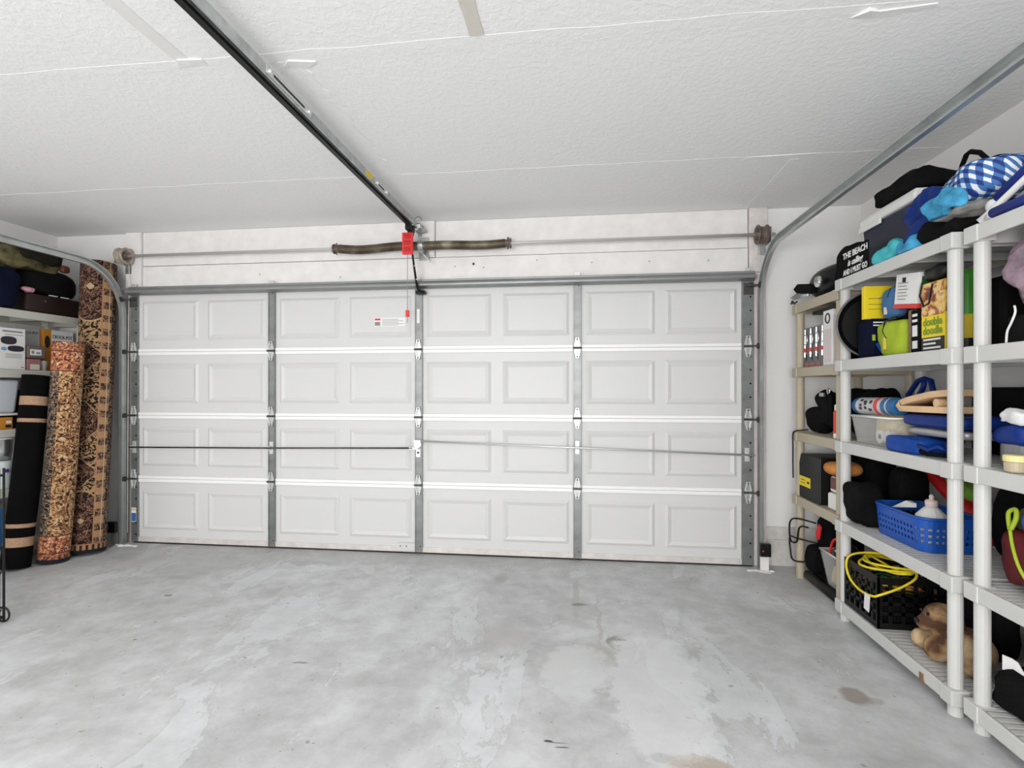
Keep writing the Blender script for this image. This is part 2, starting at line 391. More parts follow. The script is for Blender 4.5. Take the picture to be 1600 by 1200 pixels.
tape(-1.615, -1.555, -1.0, 1.96, M('shaded_tape', (.80, .79, .77), .7), 5, 0.003, 0.002)  # tape coloured slightly darker than the ceiling to imitate its faint shading
tape(-0.40, -0.345, 0.36, 1.945, TAPE, 6, 0.002, 0.004)
def flap(pts, seed):     # a lifted scrap of joint paper
    mb = MB(); n = len(pts)
    mb.add([(x, y, ZC-0.0012-h*.45) for x, y, h in pts] + [(x, y, ZC) for x, y, h in pts], [tuple(range(n)), tuple(range(2*n-1, n-1, -1))] + [(i, n+i, n+(i+1)%n, (i+1)%n) for i in range(n)])
    part('loose_tape', mb, CEIL, ceil)
flap([(0.98, 2.02, .002), (1.02, 1.97, .03), (1.06, 1.99, .012), (1.24, 1.975, .008), (1.25, 2.0, .002), (1.06, 2.03, .002)], 1)
flap([(0.95, 3.20, .001), (1.0, 3.16, .003), (1.12, 3.155, .006), (1.33, 3.15, .004), (1.40, 3.17, .001), (1.3, 3.21, .001)], 2)
flap([(-1.21, 2.05, .002), (-1.16, 2.0, .014), (-1.05, 2.02, .01), (-1.1, 2.06, .002)], 3)
flap([(-1.64, 2.0, .002), (-1.6, 1.94, .014), (-1.5, 1.95, .012), (-1.5, 1.99, .002)], 4)
# header boards above the door, bearing pads, jamb boards, stem-wall base
def trim(n, mb, mat=TRIMW, bevel=0.003): return solo('trim_%d' % n, mb, mat, kind='structure', bevel=bevel)
trim(1, MB().box(-3.668, 1.262, 4.062, YF-.0005, 2.162, 2.343))
trim(2, MB().box(-3.668, -1.112, 4.064, YF-.0005, 2.348, ZC-.001))
trim(3, MB().box(-1.108, 1.262, 4.070, YF-.0005, 2.348, ZC-.001))
trim(4, MB().box(-3.815, -3.672, 4.045, YF-.0005, 2.162, ZC-.001))
trim(5, MB().box(1.268, 1.395, 4.045, YF-.0005, 2.162, ZC-.001), M('worn_pad', (0.74, 0.69, 0.67), 0.6, var=0.12, vscale=14))
trim(6, MB().box(-1.245, -1.115, 4.050, 4.0635, 2.36, ZC-.001))
trim(7, MB().box(-3.86, -3.742, 4.05, YF-.0005, 0.0005, 2.16), JAMB)
trim(8, MB().box(1.30, 1.385, 4.05, YF-.0005, 0.0005, 2.16), M('pale_jamb', (0.76, 0.70, 0.68), 0.6, var=0.08, vscale=12))
bb = MB(); bb.box(1.39, XR-.0005, 4.068, YF-.0005, 0.0, 0.19); bb.box(1.39, XR-.0005, 4.076, YF-.0005, 0.19, 0.285)
solo('baseboard_front', bb, M('stem_wall_paint', (0.66, 0.63, 0.60), 0.7, var=0.15, vscale=9, bump=0.2, bscale=30), kind='structure', bevel=.003)
bb = MB(); bb.box(XR-.018, XR-.0005, YB+.01, 4.06, 0.0, 0.19); bb.box(XR-.01, XR-.0005, YB+.01, 4.06, 0.19, 0.285)
solo('baseboard_right', bb, M('stem_wall_paint', (0.66, 0.63, 0.60), 0.7, var=0.15, vscale=9), kind='structure', bevel=.003)
bb = MB(); bb.box(XL+.0005, XL+.018, YB+.01, 4.08, 0.0, 0.19)
solo('baseboard_left', bb, M('stem_wall_paint', (0.66, 0.63, 0.60), 0.7, var=0.15, vscale=9), kind='structure', bevel=.003)
for i, (x, z) in enumerate(((-2.6, 2.25), (-1.9, 2.21), (-.95, 2.27), (-.80, 2.285), (-.72, 2.255), (-.30, 2.30), (.12, 2.27), (.55, 2.265), (.98, 2.26))):
    part('nail_hole', MB().cyl((x, 4.0619, z), (x, 4.0612, z), .010 if i == 3 else .0045, n=8), INK, bpy.data.objects['trim_1'])
# ceiling tube fixtures added behind the camera for fill light
EMIT = bpy.data.materials.new('lit_diffuser'); EMIT.use_nodes = True
EMIT.node_tree.nodes['Principled BSDF'].inputs['Emission Color'].default_value = (1, .985, .96, 1)
EMIT.node_tree.nodes['Principled BSDF'].inputs['Emission Strength'].default_value = 6.0
for x, w in ((-2.4, 'over the left bay'), (0.1, 'over the right bay')):
    t = thing('added_ceiling_light', (x, 0.2, 2.53), 'added white tube light fixture on the ceiling '+w, 'ceiling light', 'added tube fixtures')
    part('housing', MB().box(x-.65, x+.65, .05, .35, 2.565, ZC-.001), TRIMW, t, bevel=.01)
    part('diffuser', MB().box(x-.63, x+.63, .07, .33, 2.53, 2.565), EMIT, t, bevel=.01)

# ------------------------------------------------------------------ sectional garage door
YD = 4.03
door = thing('door_1', ((DX0+DX1)/2, YD, 0.012), 'white four-row sectional garage door seen from inside', None, kind='structure')
SH = 0.5335; Z0 = 0.012
SX = [(-3.733, -3.670), (-2.495, -2.437), (-1.260, -1.200), (-0.020, 0.040), (1.205, 1.288)]
bays = [(SX[i][1], SX[i+1][0]) for i in range(4)]
# embossed panel (faces -y): flat skin, raised ring, level centre
PW, PH = 0.512, 0.330
def panel_mesh():
    mb = MB(); rings = [(0, 0), (0.020, -0.010), (0.046, -0.0012)]
    vv = []
    for ins, h in rings:
        w, hh = PW/2-ins, PH/2-ins
        vv += [(-w, h, -hh), (w, h, -hh), (w, h, hh), (-w, h, hh)]
    ff = []
    for q in range(2):
        for i in range(4): ff.append((q*4+i, q*4+(i+1)%4, q*4+4+(i+1)%4, q*4+4+i))
    ff.append((8, 9, 10, 11)); mb.add(vv, ff)
    return mb.mesh('raised_panel', DOORW)
PM = panel_mesh()
def stile_mesh(w, holes):
    mb = MB(); mb.box(-w/2, w/2, -0.016, 0, 0, SH-0.004)
    if holes:
        for k in range(5): mb.cyl((w*.22, -0.0165, 0.06+k*0.1), (w*.22, -0.0155, 0.06+k*0.1), 0.0075, n=10, m=1)
    else:
        mb.box(-w/2, -w/2+.008, -0.021, -0.016, 0, SH-0.004); mb.box(w/2-.008, w/2, -0.021, -0.016, 0, SH-0.004)
        for k in (0.05, 0.47): mb.cyl((w*.2, -0.0165, k), (w*.2, -0.0155, k), 0.005, n=8, m=1)
    return mb.mesh('stile', [STILE, BLACK])
SM = [stile_mesh(b-a, i in (0, 4)) for i, (a, b) in enumerate(SX)]
for r in range(4):
    z = Z0 + r*SH
    sec = part('door_section', MB().box(DX0, DX1, YD, YD+.045, z+.0005, z+SH-.0005), DOORW, door, bevel=.001)
    for (a, b) in bays:
        for c in (a + .033 + PW/2, b - .033 - PW/2):
            inst('raised_panel', PM, sec, tuple(TW[sec.name].inverted() @ V(c, YD-.0003, z+SH/2+(0.005 if r < 3 else -.005))))
    for i, (a, b) in enumerate(SX):
        inst('stile', SM[i], sec, tuple(TW[sec.name].inverted() @ V((a+b)/2, YD-.0002, z+.002)), mods=dict(bevel=.0015, seg=1))
    for (a, b) in bays:      # meeting rails of the sections, one run per bay
        if r < 3: part('meeting_rail', MB().box(a+.002, b-.002, YD-.015, YD-.0002, z+SH-.027, z+SH-.0008), RAILW, sec, bevel=.0025)
        if r > 0: part('meeting_rail', MB().box(a+.002, b-.002, YD-.015, YD-.0002, z+.0008, z+.025), RAILW, sec, bevel=.0025)
def hinge_mesh():
    mb = MB()
    for s in (1, -1):
        poly = [(-.026, .006), (.026, .006), (.026, .020), (.013, .080), (-.013, .080), (-.026, .020)]
        mb.prism([(x, s*zz) for x, zz in (poly if s > 0 else poly[::-1])], (0, -.020, 0), (1, 0, 0), (0, 0, 1), (0, -.003, 0), m=2)
        for k in (-1, 1):      # raised side ribs that meet at the tip
            rib = [(k*.026, .008), (k*.017, .008), (k*.004, .074), (k*.012, .080)]
            rib = [(x, s*zz) for x, zz in rib]
            mb.prism(rib if k*s > 0 else rib[::-1], (0, -.023, 0), (1, 0, 0), (0, 0, 1), (0, -.010, 0))
        mb.box(-.017, .017, -.030, -.023, min(s*.008, s*.017), max(s*.008, s*.017))
        mb.cyl((0, -.023, s*.066), (0, -.030, s*.066), .006, n=8, m=1)
    mb.cyl((-.032, -.030, 0), (.032, -.030, 0), .009, n=10, m=1)
    return mb.mesh('hinge', [ZINC, DARKMET, GALV])
HM = hinge_mesh()
for r in range(1, 4):
    for i, (a, b) in enumerate(SX):
        inst('hinge', HM, door, tuple(TW[door.name].inverted() @ V((a+b)/2, YD, Z0+r*SH)), mods=dict(bevel=.001, seg=1))
        if i in (0, 4):
            s = -1 if i == 0 else 1; xe = (a+b)/2
            part('roller', MB().cyl((xe, YD-.042, Z0+r*SH), (xe+s*.062, YD-.055, Z0+r*SH), .006, n=8).cyl((xe+s*.052, YD-.055, Z0+r*SH), (xe+s*.072, YD-.055, Z0+r*SH), .019, n=14), DARKMET, door)
# top strut, top fixtures, bottom retainer and seal
st = MB(); prof = [(0, 2.088), (-.012, 2.088), (-.030, 2.098), (-.062, 2.100), (-.066, 2.112), (-.062, 2.126), (-.034, 2.128), (-.022, 2.142), (-.022, 2.158), (0, 2.158)]
st.prism([(a, b) for a, b in prof[::-1]], (DX0+.002, YD-.0215, 0), (0, 1, 0), (0, 0, 1), (DX1-DX0-.004, 0, 0))
part('top_strut', st, M('strut_steel', (0.30, 0.31, 0.31), 0.35, metal=0.6, var=0.1, vscale=5), door, bevel=.002)
part('top_edge', MB().box(DX0, DX1, YD-.018, YD+.045, Z0+4*SH+.0005, Z0+4*SH+.012), RAILW, door, bevel=.002)
for i, (a, b) in enumerate(SX):
    part('strut_clip', MB().box((a+b)/2-.02, (a+b)/2+.02, YD-.030, YD-.018, 2.135, 2.185).cyl(((a+b)/2, YD-.03, 2.168), ((a+b)/2, YD-.036, 2.168), .006, n=8), ZINC, door, bevel=.0015)
for s, xe in ((-1, DX0+.03), (1, DX1-.04)):
    part('top_fixture', MB().box(xe-.035, xe+.035, YD-.024, YD-.0165, 1.99, 2.075).box(xe-.02, xe+s*.05 if s > 0 else xe+.02, YD-.06, YD-.024, 2.045, 2.058).cyl((xe, YD-.06, 2.05), (xe+s*.07, YD-.07, 2.05), .006, n=8).cyl((xe+s*.055, YD-.07, 2.05), (xe+s*.075, YD-.07, 2.05), .02, n=14), DARKMET, door, bevel=.001)
part('bottom_retainer', MB().box(DX0+.002, DX1-.004, YD-.012, YD+.044, Z0+.001, Z0+.042), RETAIN, door, bevel=.003)
part('bottom_seal', MB().box(DX0+.01, DX1-.01, YD-.004, YD+.040, 0.001, Z0+.0005), RUBBER, door)
part('bottom_plate', MB().box(-1.40, -1.262, YD-.016, YD-.0122, .03, .085).cyl((-1.38, YD-.016, .06), (-1.38, YD-.018, .06), .005, m=1, n=8).cyl((-1.33, YD-.016, .06), (-1.33, YD-.018, .06), .005, m=1, n=8), [DOORW, BLACK], door)
# lock bars and their centre cam
part('lock_bar', MB().tube([(DX0+.01, 3.985, .812), (-2.466, 3.985, .822), (-1.27, 3.983, .838)], .0065, n=8), DARKMET, door, smooth=True)
part('lock_bar', MB().tube([(-1.205, 3.983, .893), (0.01, 3.983, .858), (DX1-.005, 3.983, .820)], .0075, n=8), ZINC, door, smooth=True)
lk = MB(); lk.cyl((-1.232, YD-.0165, .866), (-1.232, YD-.045, .866), .03, n=16); lk.box(-1.262, -1.20, YD-.052, YD-.046, .884, .902)
lk.box(-1.30, -1.225, YD-.052, YD-.046, .826, .846); lk.box(-1.25, -1.214, YD-.024, YD-.0165, .765, .835); lk.cyl((-1.232, YD-.024, .80), (-1.232, YD-.026, .80), .009, m=1, n=12)
part('lock_cam', lk, [ZINC, BLACK], door, bevel=.001)
for x, z in ((-2.466, .822), (0.01, .858), (1.24, .822), (-3.70, .812)):
    part('bar_guide', MB().box(x-.016, x+.016, YD-.024, YD-.0165, z-.05, z+.05).box(x-.008, x+.008, YD-.056, YD-.024, z+.009, z+.016).box(x-.008, x+.008, YD-.056, YD-.024, z-.016, z-.009), ZINC, door, bevel=.001)
# printed warning sticker and the small coloured sticker on the end stile
wl = part('warning_label', MB().box(-1.60, -1.345, YD-.0028, YD-.0020, 1.800, 1.868), PAPER, door, label='white warning sticker with red heading')
WY = YD-.0029
part('red_print', MB().box(-1.595, -1.548, WY-.0004, WY, 1.848, 1.863), RED, wl)
part('picture_print', MB().box(-1.595, -1.55, WY-.0004, WY, 1.806, 1.836), GREYINK, wl)
for k in range(5): part('text_line', MB().box(-1.535, -1.40+.04*(k % 2), WY-.0004, WY, 1.808+k*.011, 1.8115+k*.011), GREYINK, wl)
sl = part('stile_label', MB().box(-3.728, -3.685, YD-.0180, YD-.0168, .18, .30), PAPER, door, label='small blue and white sticker')
part('blue_print', MB().box(-3.727, -3.686, YD-.0184, YD-.0181, .185, .255), M('blue_print', (0.05, 0.14, 0.38), .5), sl)
part('yellow_print', MB().box(-3.727, -3.686, YD-.0184, YD-.0181, .275, .295), M('pale_yellow', (0.7, 0.6, 0.35), .5), sl)
cl = part('centre_label', MB().box(-1.245, -1.222, YD-.0180, YD-.0168, 1.82, 1.93), PAPER, door)

# ------------------------------------------------------------------ tracks
def sweep_yz(prof, path, x):
    """prof: list of (a along +x, b along path normal); path: list of (y,z)"""
    mb = MB(); n = len(prof); k = len(path); vv = []
    for i, (y, z) in enumerate(path):
        a = path[max(i-1, 0)]; b = path[min(i+1, k-1)]
        t = V(0, b[0]-a[0], b[1]-a[1]).normalized(); nn = V(0, -t.z, t.y)
        for u, w in prof: vv.append(V(x+u, y, z) + nn*w)
    ff = [(i*n+j, i*n+(j+1)%n, (i+1)*n+(j+1)%n, (i+1)*n+j) for i in range(k-1) for j in range(n)]
    ff += [tuple(range(n-1, -1, -1)), tuple(range((k-1)*n, k*n))]
    return mb.add(vv, ff)
TRK = M('track_steel', (0.50, 0.525, 0.52), 0.28, metal=0.72, var=0.12, vscale=7)
R = .38; YT = 3.972; ZT = 2.295
def track(side, label):
    x = -3.784 if side < 0 else 1.334
    s = 1 if side < 0 else -1
    c = [(0, -.026), (.026, -.026), (.026, -.020), (.023, -.020), (.023, -.023), (.003, -.023), (.003, .023), (.023, .023), (.023, .020), (.026, .020), (.026, .026), (0, .026)]
    prof = [(s*a, b) for a, b in (c if s > 0 else c[::-1])]
    t = thing('door_track', (x, YT, 0), label, 'track', 'garage door tracks')
    part('vertical_channel', sweep_yz(prof, [(YT, .006), (YT, ZT-R)], x), TRK, t)
    arc = [(YT-R+R*math.cos(q), ZT-R+R*math.sin(q)) for q in [math.pi/2*i/16 for i in range(17)]]
    part('curved_channel', sweep_yz(prof, arc, x), TRK, t, smooth=False)
    part('horizontal_channel', sweep_yz(prof, [(YT-R, ZT), (1.0, ZT+.01)], x), TRK, t)
    xb = x-s*.004
    for z in (.22, .95, 1.55):
        part('jamb_bracket', MB().box(min(xb, xb-s*.004), max(xb, xb-s*.004), YT-.012, 4.047, z, z+.06).box(min(xb, xb-s*.03), max(xb, xb-s*.03), 4.040, 4.0445, z, z+.06), GALV, t)
    part('flag_bracket', MB().box(min(xb, xb-s*.004), max(xb, xb-s*.004), 3.955, 4.044, 1.95, 2.14).box(min(xb, xb-s*.03), max(xb, xb-s*.03), 4.039, 4.0445, 1.95, 2.14), GALV, t)
    part('rear_hanger', MB().box(xb-.002, xb+.002, 1.05, 1.09, ZT, ZC-.001), GALV, t)
    part('angle_iron', MB().box(min(xb, xb-s*.003), max(xb, xb-s*.003), 2.2, 3.5, ZT-.012, ZT+.03), GALV, t)
track(-1, 'curved steel door track on the left beside the rolled rugs')
track(1, 'curved steel door track on the right beside the shelving')

# ------------------------------------------------------------------ torsion shaft, springs, drums
ZS, YS = 2.412, 3.965
ts = thing('torsion_assembly', (-1.2, YS, ZS), 'torsion spring shaft with brown springs and cable drums above the door', 'spring shaft')
part('shaft', MB().cyl((-3.80, YS, ZS), (1.42, YS, ZS), .0125, n=14), M('bright_shaft', (.68, .66, .64), .3, metal=.35), ts, smooth=True)
def springm():
    m = bpy.data.materials.new('oiled_spring'); m.use_nodes = True; nt = m.node_tree; b = nt.nodes['Principled BSDF']
    tc = nd(nt, 'ShaderNodeTexCoord'); n = nd(nt, 'ShaderNodeTexNoise', Scale=7.0, Detail=4.0); nt.links.new(tc.outputs['Object'], n.inputs['Vector'])
    r = ramp(nt, [(.32, (.045, .022, .014)), (.55, (.12, .095, .06)), (.72, (.30, .27, .20))]); nt.links.new(n.outputs['Fac'], r.inputs[0]); nt.links.new(r.outputs[0], b.inputs['Base Color'])
    b.inputs['Roughness'].default_value = .5; b.inputs['Metallic'].default_value = .3
    return m
SPR = springm()
def spring(x0, x1, sag):
    n = 200; path = []; rr = []
    for i in range(n+1):
        t = i/n; path.append((x0+(x1-x0)*t, YS, ZS + sag*math.sin(t*math.pi*2)*.5 - abs(sag)*math.sin(t*math.pi)*.4)); rr.append(.0315 if i % 2 else .0345)
    part('spring', MB().tube(path, rr, n=16), SPR, ts, smooth=True)
spring(-1.865, -1.225, -.016); spring(-1.165, -.535, .010)
for x, s in ((-1.88, -1), (-.52, 1)):
    part('winding_cone', MB().cyl((x-s*.02, YS, ZS), (x+s*.02, YS, ZS), .030, .026, n=16).cyl((x+s*.018, YS, ZS), (x+s*.030, YS, ZS), .040, n=8).cyl((x+s*.005, YS, ZS-.045), (x+s*.005, YS, ZS+.045), .007, n=8), BROWNMET, ts)
part('centre_bracket', MB().box(-1.205, -1.185, 3.955, 4.049, ZS-.05, ZS+.05).box(-1.235, -1.155, 4.043, 4.0493, ZS-.09, ZS+.09).cyl((-1.215, YS, ZS), (-1.175, YS, ZS), .042, n=14).tube([(-1.18, 3.95, ZS-.03), (-1.17, 3.94, ZS-.07), (-1.14, 3.95, ZS-.10), (-1.12, 3.96, ZS-.13)], .006, n=6), GALV, ts)
for x, s in ((-3.755, -1), (1.325, 1)):
    part('drum', MB().lathe([(.016, -.012), (.040, -.010), (.050, -.030), (.066, -.034), (.070, -.028), (.060, -.018), (.055, 0), (.058, .022), (.068, .028), (.068, .036), (.03, .040), (.016, .045)], (x, YS, ZS), (s, 0, 0), 28), M('cast_drum', (.42, .36, .30), .5, metal=.2, var=.25, vscale=30) if s < 0 else BROWNMET, ts, smooth=False)
    part('drum_hub', MB().cyl((x-s*.042, YS, ZS), (x-s*.008, YS, ZS), .026, .034, n=14), BROWNMET, ts)
    part('end_bracket', MB().box(x+s*.055-.003, x+s*.055+.003, 3.93, 4.044, ZS-.06, ZS+.05).box(min(x+s*.055, x-s*.0), max(x+s*.055, x-s*.0), 4.038, 4.0445, ZS-.13, ZS+.08), GALV, ts)
    part('lift_cable', MB().tube([(x-s*.0, 4.018, ZS), (x+s*.004, 4.012, 1.5), (x+s*.006, 4.008, .09)], .0025, n=6), ZINC, ts)

# ------------------------------------------------------------------ opener: rail, trolley, arm, red releases
XO = -1.235
op = thing('garage_door_opener', (XO, 3.9, ZC), 'ceiling door opener with long rail, black arm and red release', 'door opener')
rail = part('rail', MB().prism([(-.024, 0), (-.024, .045), (.024, .045), (.024, 0), (.017, 0), (.017, .036), (-.017, .036), (-.017, 0)][::-1], (XO, -.6, 2.540), (1, 0, 0), (0, 0, 1), (0, 4.52, 0)), GALV, op)
part('rail_shade_strip', MB().box(XO-.030, XO-.004, -.6, 3.92, 2.532, 2.546), BLACK, rail)  # black strip stands in for the unlit opening under the rail
for y0, y1 in ((1.93, 2.28), (3.06, 3.26)):
    part('splice_plate', MB().box(XO+.0242, XO+.028, y0, y1, 2.546, 2.578), ZINC, rail, bevel=.001)
    part('slot', MB().box(XO+.0282, XO+.0292, y0+.05, y1-.06, 2.556, 2.566), BLACK, rail)
    for y in (y0+.02, y1-.025): part('bolt', MB().cyl((XO+.028, y, 2.56), (XO+.040, y, 2.56), .011, n=8), ZINC, rail)
part('yellow_sticker', MB().box(XO+.0242, XO+.0256, 2.93, 3.02, 2.548, 2.580), YELLOW, rail)
part('rail_hanger', MB().box(XO-.02, XO+.02, 1.0, 1.03, 2.585, ZC-.001), GALV, rail)
part('motor_unit', MB().box(XO-.16, XO+.16, -1.1, -.6, 2.42, 2.60).box(XO-.10, XO+.10, -.95, -.75, 2.6, ZC-.001), M('opener_case', (.5, .5, .5), .5), op, bevel=.02)
hb = MB(); hb.box(XO+.005, XO+.05, 3.90, 3.97, 2.545, 2.575, rot=Matrix.Rotation(.35, 3, 'X')); hb.box(XO-.005, XO+.07, 3.955, 4.045, 2.53, 2.542, rot=Matrix.Rotation(-.25, 3, 'Y')); hb.box(XO-.01, XO+.02, 4.043, 4.0495, 2.51, 2.60)
part('header_bracket', hb, GALV, op, bevel=.001)
def loop(c, r, ax, ay, n=16, turns=1.0, r2=None):
    return [Vector(c) + Vector(ax)*(r*math.cos(2*math.pi*turns*i/n)) + Vector(ay)*((r2 or r)*math.sin(2*math.pi*turns*i/n)) for i in range(n+1)]
part('wire_loop', MB().tube(loop((XO+.03, 3.92, 2.60), .026, (1, 0, 0), (0, 0, 1), turns=.85), .0022, n=5).tube(loop((XO+.05, 3.94, 2.545), .018, (1, 0, 0), (0, 0, 1), turns=.8), .0022, n=5), DARKMET, op)
tr = MB(); tr.box(XO-.035, XO+.012, 3.80, 3.90, 2.495, 2.538); tr.box(XO-.015, XO+.014, 3.83, 3.87, 2.46, 2.50); tr.prism([(-.05, 2.53), (.03, 2.535), (.01, 2.49), (.0, 2.47), (-.02, 2.47), (-.03, 2.50)][::-1], (XO, 3.835, 0), (1, 0, 0), (0, 0, 1), (0, .01, 0))
part('trolley', tr, BLACK, op, bevel=.003)
rb = MB(); rb.box(-1.296, -1.213, 3.805, 3.827, 2.310, 2.475)
hd = part('release_box', rb, RED, op, bevel=.006, label='bright red plastic release box')
DRED = M('deep_red', (.50, .015, .02), .4)
for k in range(3): part('finger_slot', MB().box(-1.281, -1.228, 3.8038, 3.8049, 2.330+k*.048, 2.357+k*.048).box(-1.279, -1.230, 3.7985, 3.8049, 2.357+k*.048, 2.365+k*.048), [DRED], hd, bevel=.001)
arm = MB()
path = [(-1.238, 3.85, 2.47), (-1.236, 3.86, 2.36), (-1.230, 3.895, 2.24), (-1.222, 3.918, 2.14), (-1.215, 3.924, 2.085), (-1.205, 3.932, 2.060), (-1.172, 3.945, 2.050)]
for i in range(len(path)-1): pass
arm.tube(path, [.008, .008, .009, .010, .011, .011, .010], n=6)
for p in (path[1], path[2], path[3]): arm.cyl((p[0]+.008, p[1]-.012, p[2]), (p[0]+.012, p[1]-.018, p[2]), .006, n=8, m=1)
part('door_arm', arm, [BLACK, ZINC], op)
part('arm_bracket', MB().box(-1.238, -1.165, 3.955, YD-.0225, 2.04, 2.066).cyl((-1.185, 3.956, 2.053), (-1.185, 3.948, 2.053), .007, n=8, m=1), [BLACK, ZINC], op, bevel=.001)
part('release_cord', MB().tube([(-1.262, 3.84, 2.50), (-1.262, 3.835, 2.2), (-1.262, 3.835, 1.80)], .0028, n=6), CORD, op)
part('release_handle', MB().box(-1.275, -1.249, 3.824, 3.846, 1.845, 1.895), RED, op, bevel=.003, label='small red cord handle')

# ------------------------------------------------------------------ photo-eye sensors
for x, s, w in ((-3.80, -1, 'beside the big rug'), (1.325, 1, 'beside the right track')):
    t = thing('safety_sensor', (x, 3.95, 0), 'black photo-eye sensor on a low bracket '+w, 'sensor', 'door photo-eye sensors')
    xo = x + (s*.02 if s < 0 else .012)
    part('sensor_body', MB().box(xo-.035, xo+.035, 3.908, 3.938, .11, .20).cyl((xo-.02, 3.908, .15), (xo-.02, 3.905, .15), .006, m=1, n=8), [BLACK, RED], t, bevel=.005)
    part('mounting_bracket', MB().box(xo-.03, xo+.03, 3.9385, 3.942, .0005, .13).box(xo-.02, xo+.03, 3.89, 3.9385, .0005, .005), TRIMW if s > 0 else GALV, t, bevel=.001)
# drips of white caulk where the tracks meet the slab
CAULK = M('white_caulk', (.85, .85, .84), .6, bump=.4, bscale=60)
for x0, x1, sd in ((-3.80, -3.60, 2), (1.22, 1.40, 5)):
    rnd = random.Random(sd)
    for k in range(5):
        x = x0+(x1-x0)*(k+.5)/5
        part('caulk_drip', MB().blob((x, 3.93+rnd.uniform(-.012, .012), .003), (rnd.uniform(.018, .03), rnd.uniform(.01, .018), .007), e=.8, amp=.006, freq=40, seed=k+sd, nu=14, nv=8, floor=.0003), CAULK, floor, smooth=True)
# ------------------------------------------------------------------ plastic shelving units
def plas(name, c): return M(name, c, 0.42, var=0.03, vscale=5, bump=0.03, bscale=80)
SHW = plas('white_shelf_plastic', (0.60, 0.60, 0.585)); SHB = plas('beige_shelf_plastic', (0.47, 0.41, 0.31)); SHG = plas('putty_shelf_plastic', (0.55, 0.55, 0.49))
def shelf_unit(x0, x1, y0, y1, zs, mat, label, feet=True, pr=.026, inset=.036, pitch=.034, face=-1):
    t = thing('shelving_unit', ((x0+x1)/2, (y0+y1)/2, 0), label, 'shelves', 'plastic shelving units')
    lip, th = .060, .012
    sl = MB().box(x0+th+.004, x1-th-.004, -pitch*.32, pitch*.32, -.012, 0)
    inv = TW[t.name].inverted(); sl.v = [(p[0]-(x0+x1)/2, p[1], p[2]) for p in sl.v]
    slm = sl.mesh('slat', mat)
    pz = 0.0005
    for z in zs:
        mb = MB(); a = z-lip
        mb.box(x0, x0+th, y0, y1, a, z); mb.box(x1-th, x1, y0, y1, a, z); mb.box(x0+th, x1-th, y0, y0+th, a, z); mb.box(x0+th, x1-th, y1-th, y1, a, z)
        for yy in (y0+(y1-y0)*.33, y0+(y1-y0)*.67): mb.box(x0+th, x1-th, yy-.006, yy+.006, a+.012, z-.013)
        for xc, xo in ((x0, 1), (x1, -1)):
            for yc, yo in ((y0, 1), (y1, -1)):
                # corner socket, a little proud of the lip
                xa, xb = sorted((xc-xo*.004, xc+xo*.066)); ya, yb = sorted((yc-yo*.004, yc+yo*.066))
                mb.box(xa, xb, ya, yb, a-.003, z+.001)
        sh = part('shelf', mb, mat, t, bevel=.004)
        n = int((y1-y0-2*th)/pitch)
        for k in range(n):
            y = y0+th + (k+.5)*(y1-y0-2*th)/n
            inst('slat', slm, sh, (0, y-(y0+y1)/2, z-.001))
        for xx in (x0+inset, x1-inset):
            for yy in (y0+inset, y1-inset):
                part('post', MB().cyl((xx, yy, pz), (xx, yy, z-lip-.003), pr, n=16), mat, t, smooth=False)
        pz = z+.001
    return t
ZW = (.11, .56, 1.007, 1.462, 1.918); ZB = (.57, 1.007, 1.444, 1.88)
U1 = shelf_unit(1.470, 1.930, 2.262, 3.195, ZW, SHW, 'white plastic shelving unit holding the blue basket and black crate')
U2 = shelf_unit(1.490, 1.950, 1.300, 2.222, ZW, SHW, 'white plastic shelving unit nearest the camera with the folded beach chair on top')
U3 = shelf_unit(1.500, 1.945, 3.235, 3.870, ZB, SHB, 'beige plastic shelving unit in the corner beside the garage door', pitch=.05)
U4 = shelf_unit(-4.494, -4.110, 3.03, 3.985, (.13,)+ZB[:3]+(1.89,), SHG, 'putty coloured plastic shelving unit behind the rolled rugs', pitch=.05)

part('scuff', MB().box(1.4645, 1.4695, 2.43, 2.455, .055, .085).box(1.4645, 1.4695, 2.425, 2.435, .04, .06), M('brown_scuff', (.25, .13, .06), .7), U1, bevel=.002)
# ------------------------------------------------------------------ colours for the clutter
def fab(name, c, var=.25, rough=.85, bump=.25, bscale=90): return M(name, c, rough, var=var, vscale=10, bump=bump, bscale=bscale, spec=.15)
F_BLACK = fab('black_fabric', (.0045, .0045, .005)); F_NAVY = fab('navy_fabric', (.003, .005, .021)); F_BLUE = M('blue_nylon', (.004, .055, .32), .5, spec=.25, var=.25, vscale=9, bump=.2, bscale=25)
F_ROYAL = M('royal_vinyl', (.003, .026, .19), .45, spec=.3, var=.15, vscale=8); F_TEAL = fab('teal_towel', (.08, .50, .55)); F_AQUA = fab('aqua_towel', (.07, .34, .58), var=.6)
F_LIME = fab('lime_fabric', (.36, .47, .04), var=.12); F_TAN = fab('tan_foam', (.72, .50, .30), var=.1); F_GREY = fab('grey_fabric', (.34, .33, .31))
F_RED = M('red_vinyl', (.42, .012, .012), .35, var=.2, vscale=8); F_DRED = M('dark_red_cloth', (.10, .005, .008), .7, var=.25, vscale=8)
F_OLIVE = fab('olive_canvas', (.11, .095, .045), var=.8); F_BROWN = M('brown_leather', (.018, .009, .007), .5, var=.35, vscale=6, bump=.1, bscale=60)
P_NAVY = M('navy_plastic', (.007, .011, .034), .42); P_BLUE = M('blue_plastic', (.010, .085, .42), .38); P_WHITE = M('white_plastic', (.82, .82, .80), .38)
P_GREY = M('grey_plastic', (.16, .16, .17), .45); CARDW = M('white_card', (.80, .80, .79), .55); CARDG = M('grey_card', (.42, .42, .44), .55); CARDO = M('orange_card', (.62, .25, .03), .55)
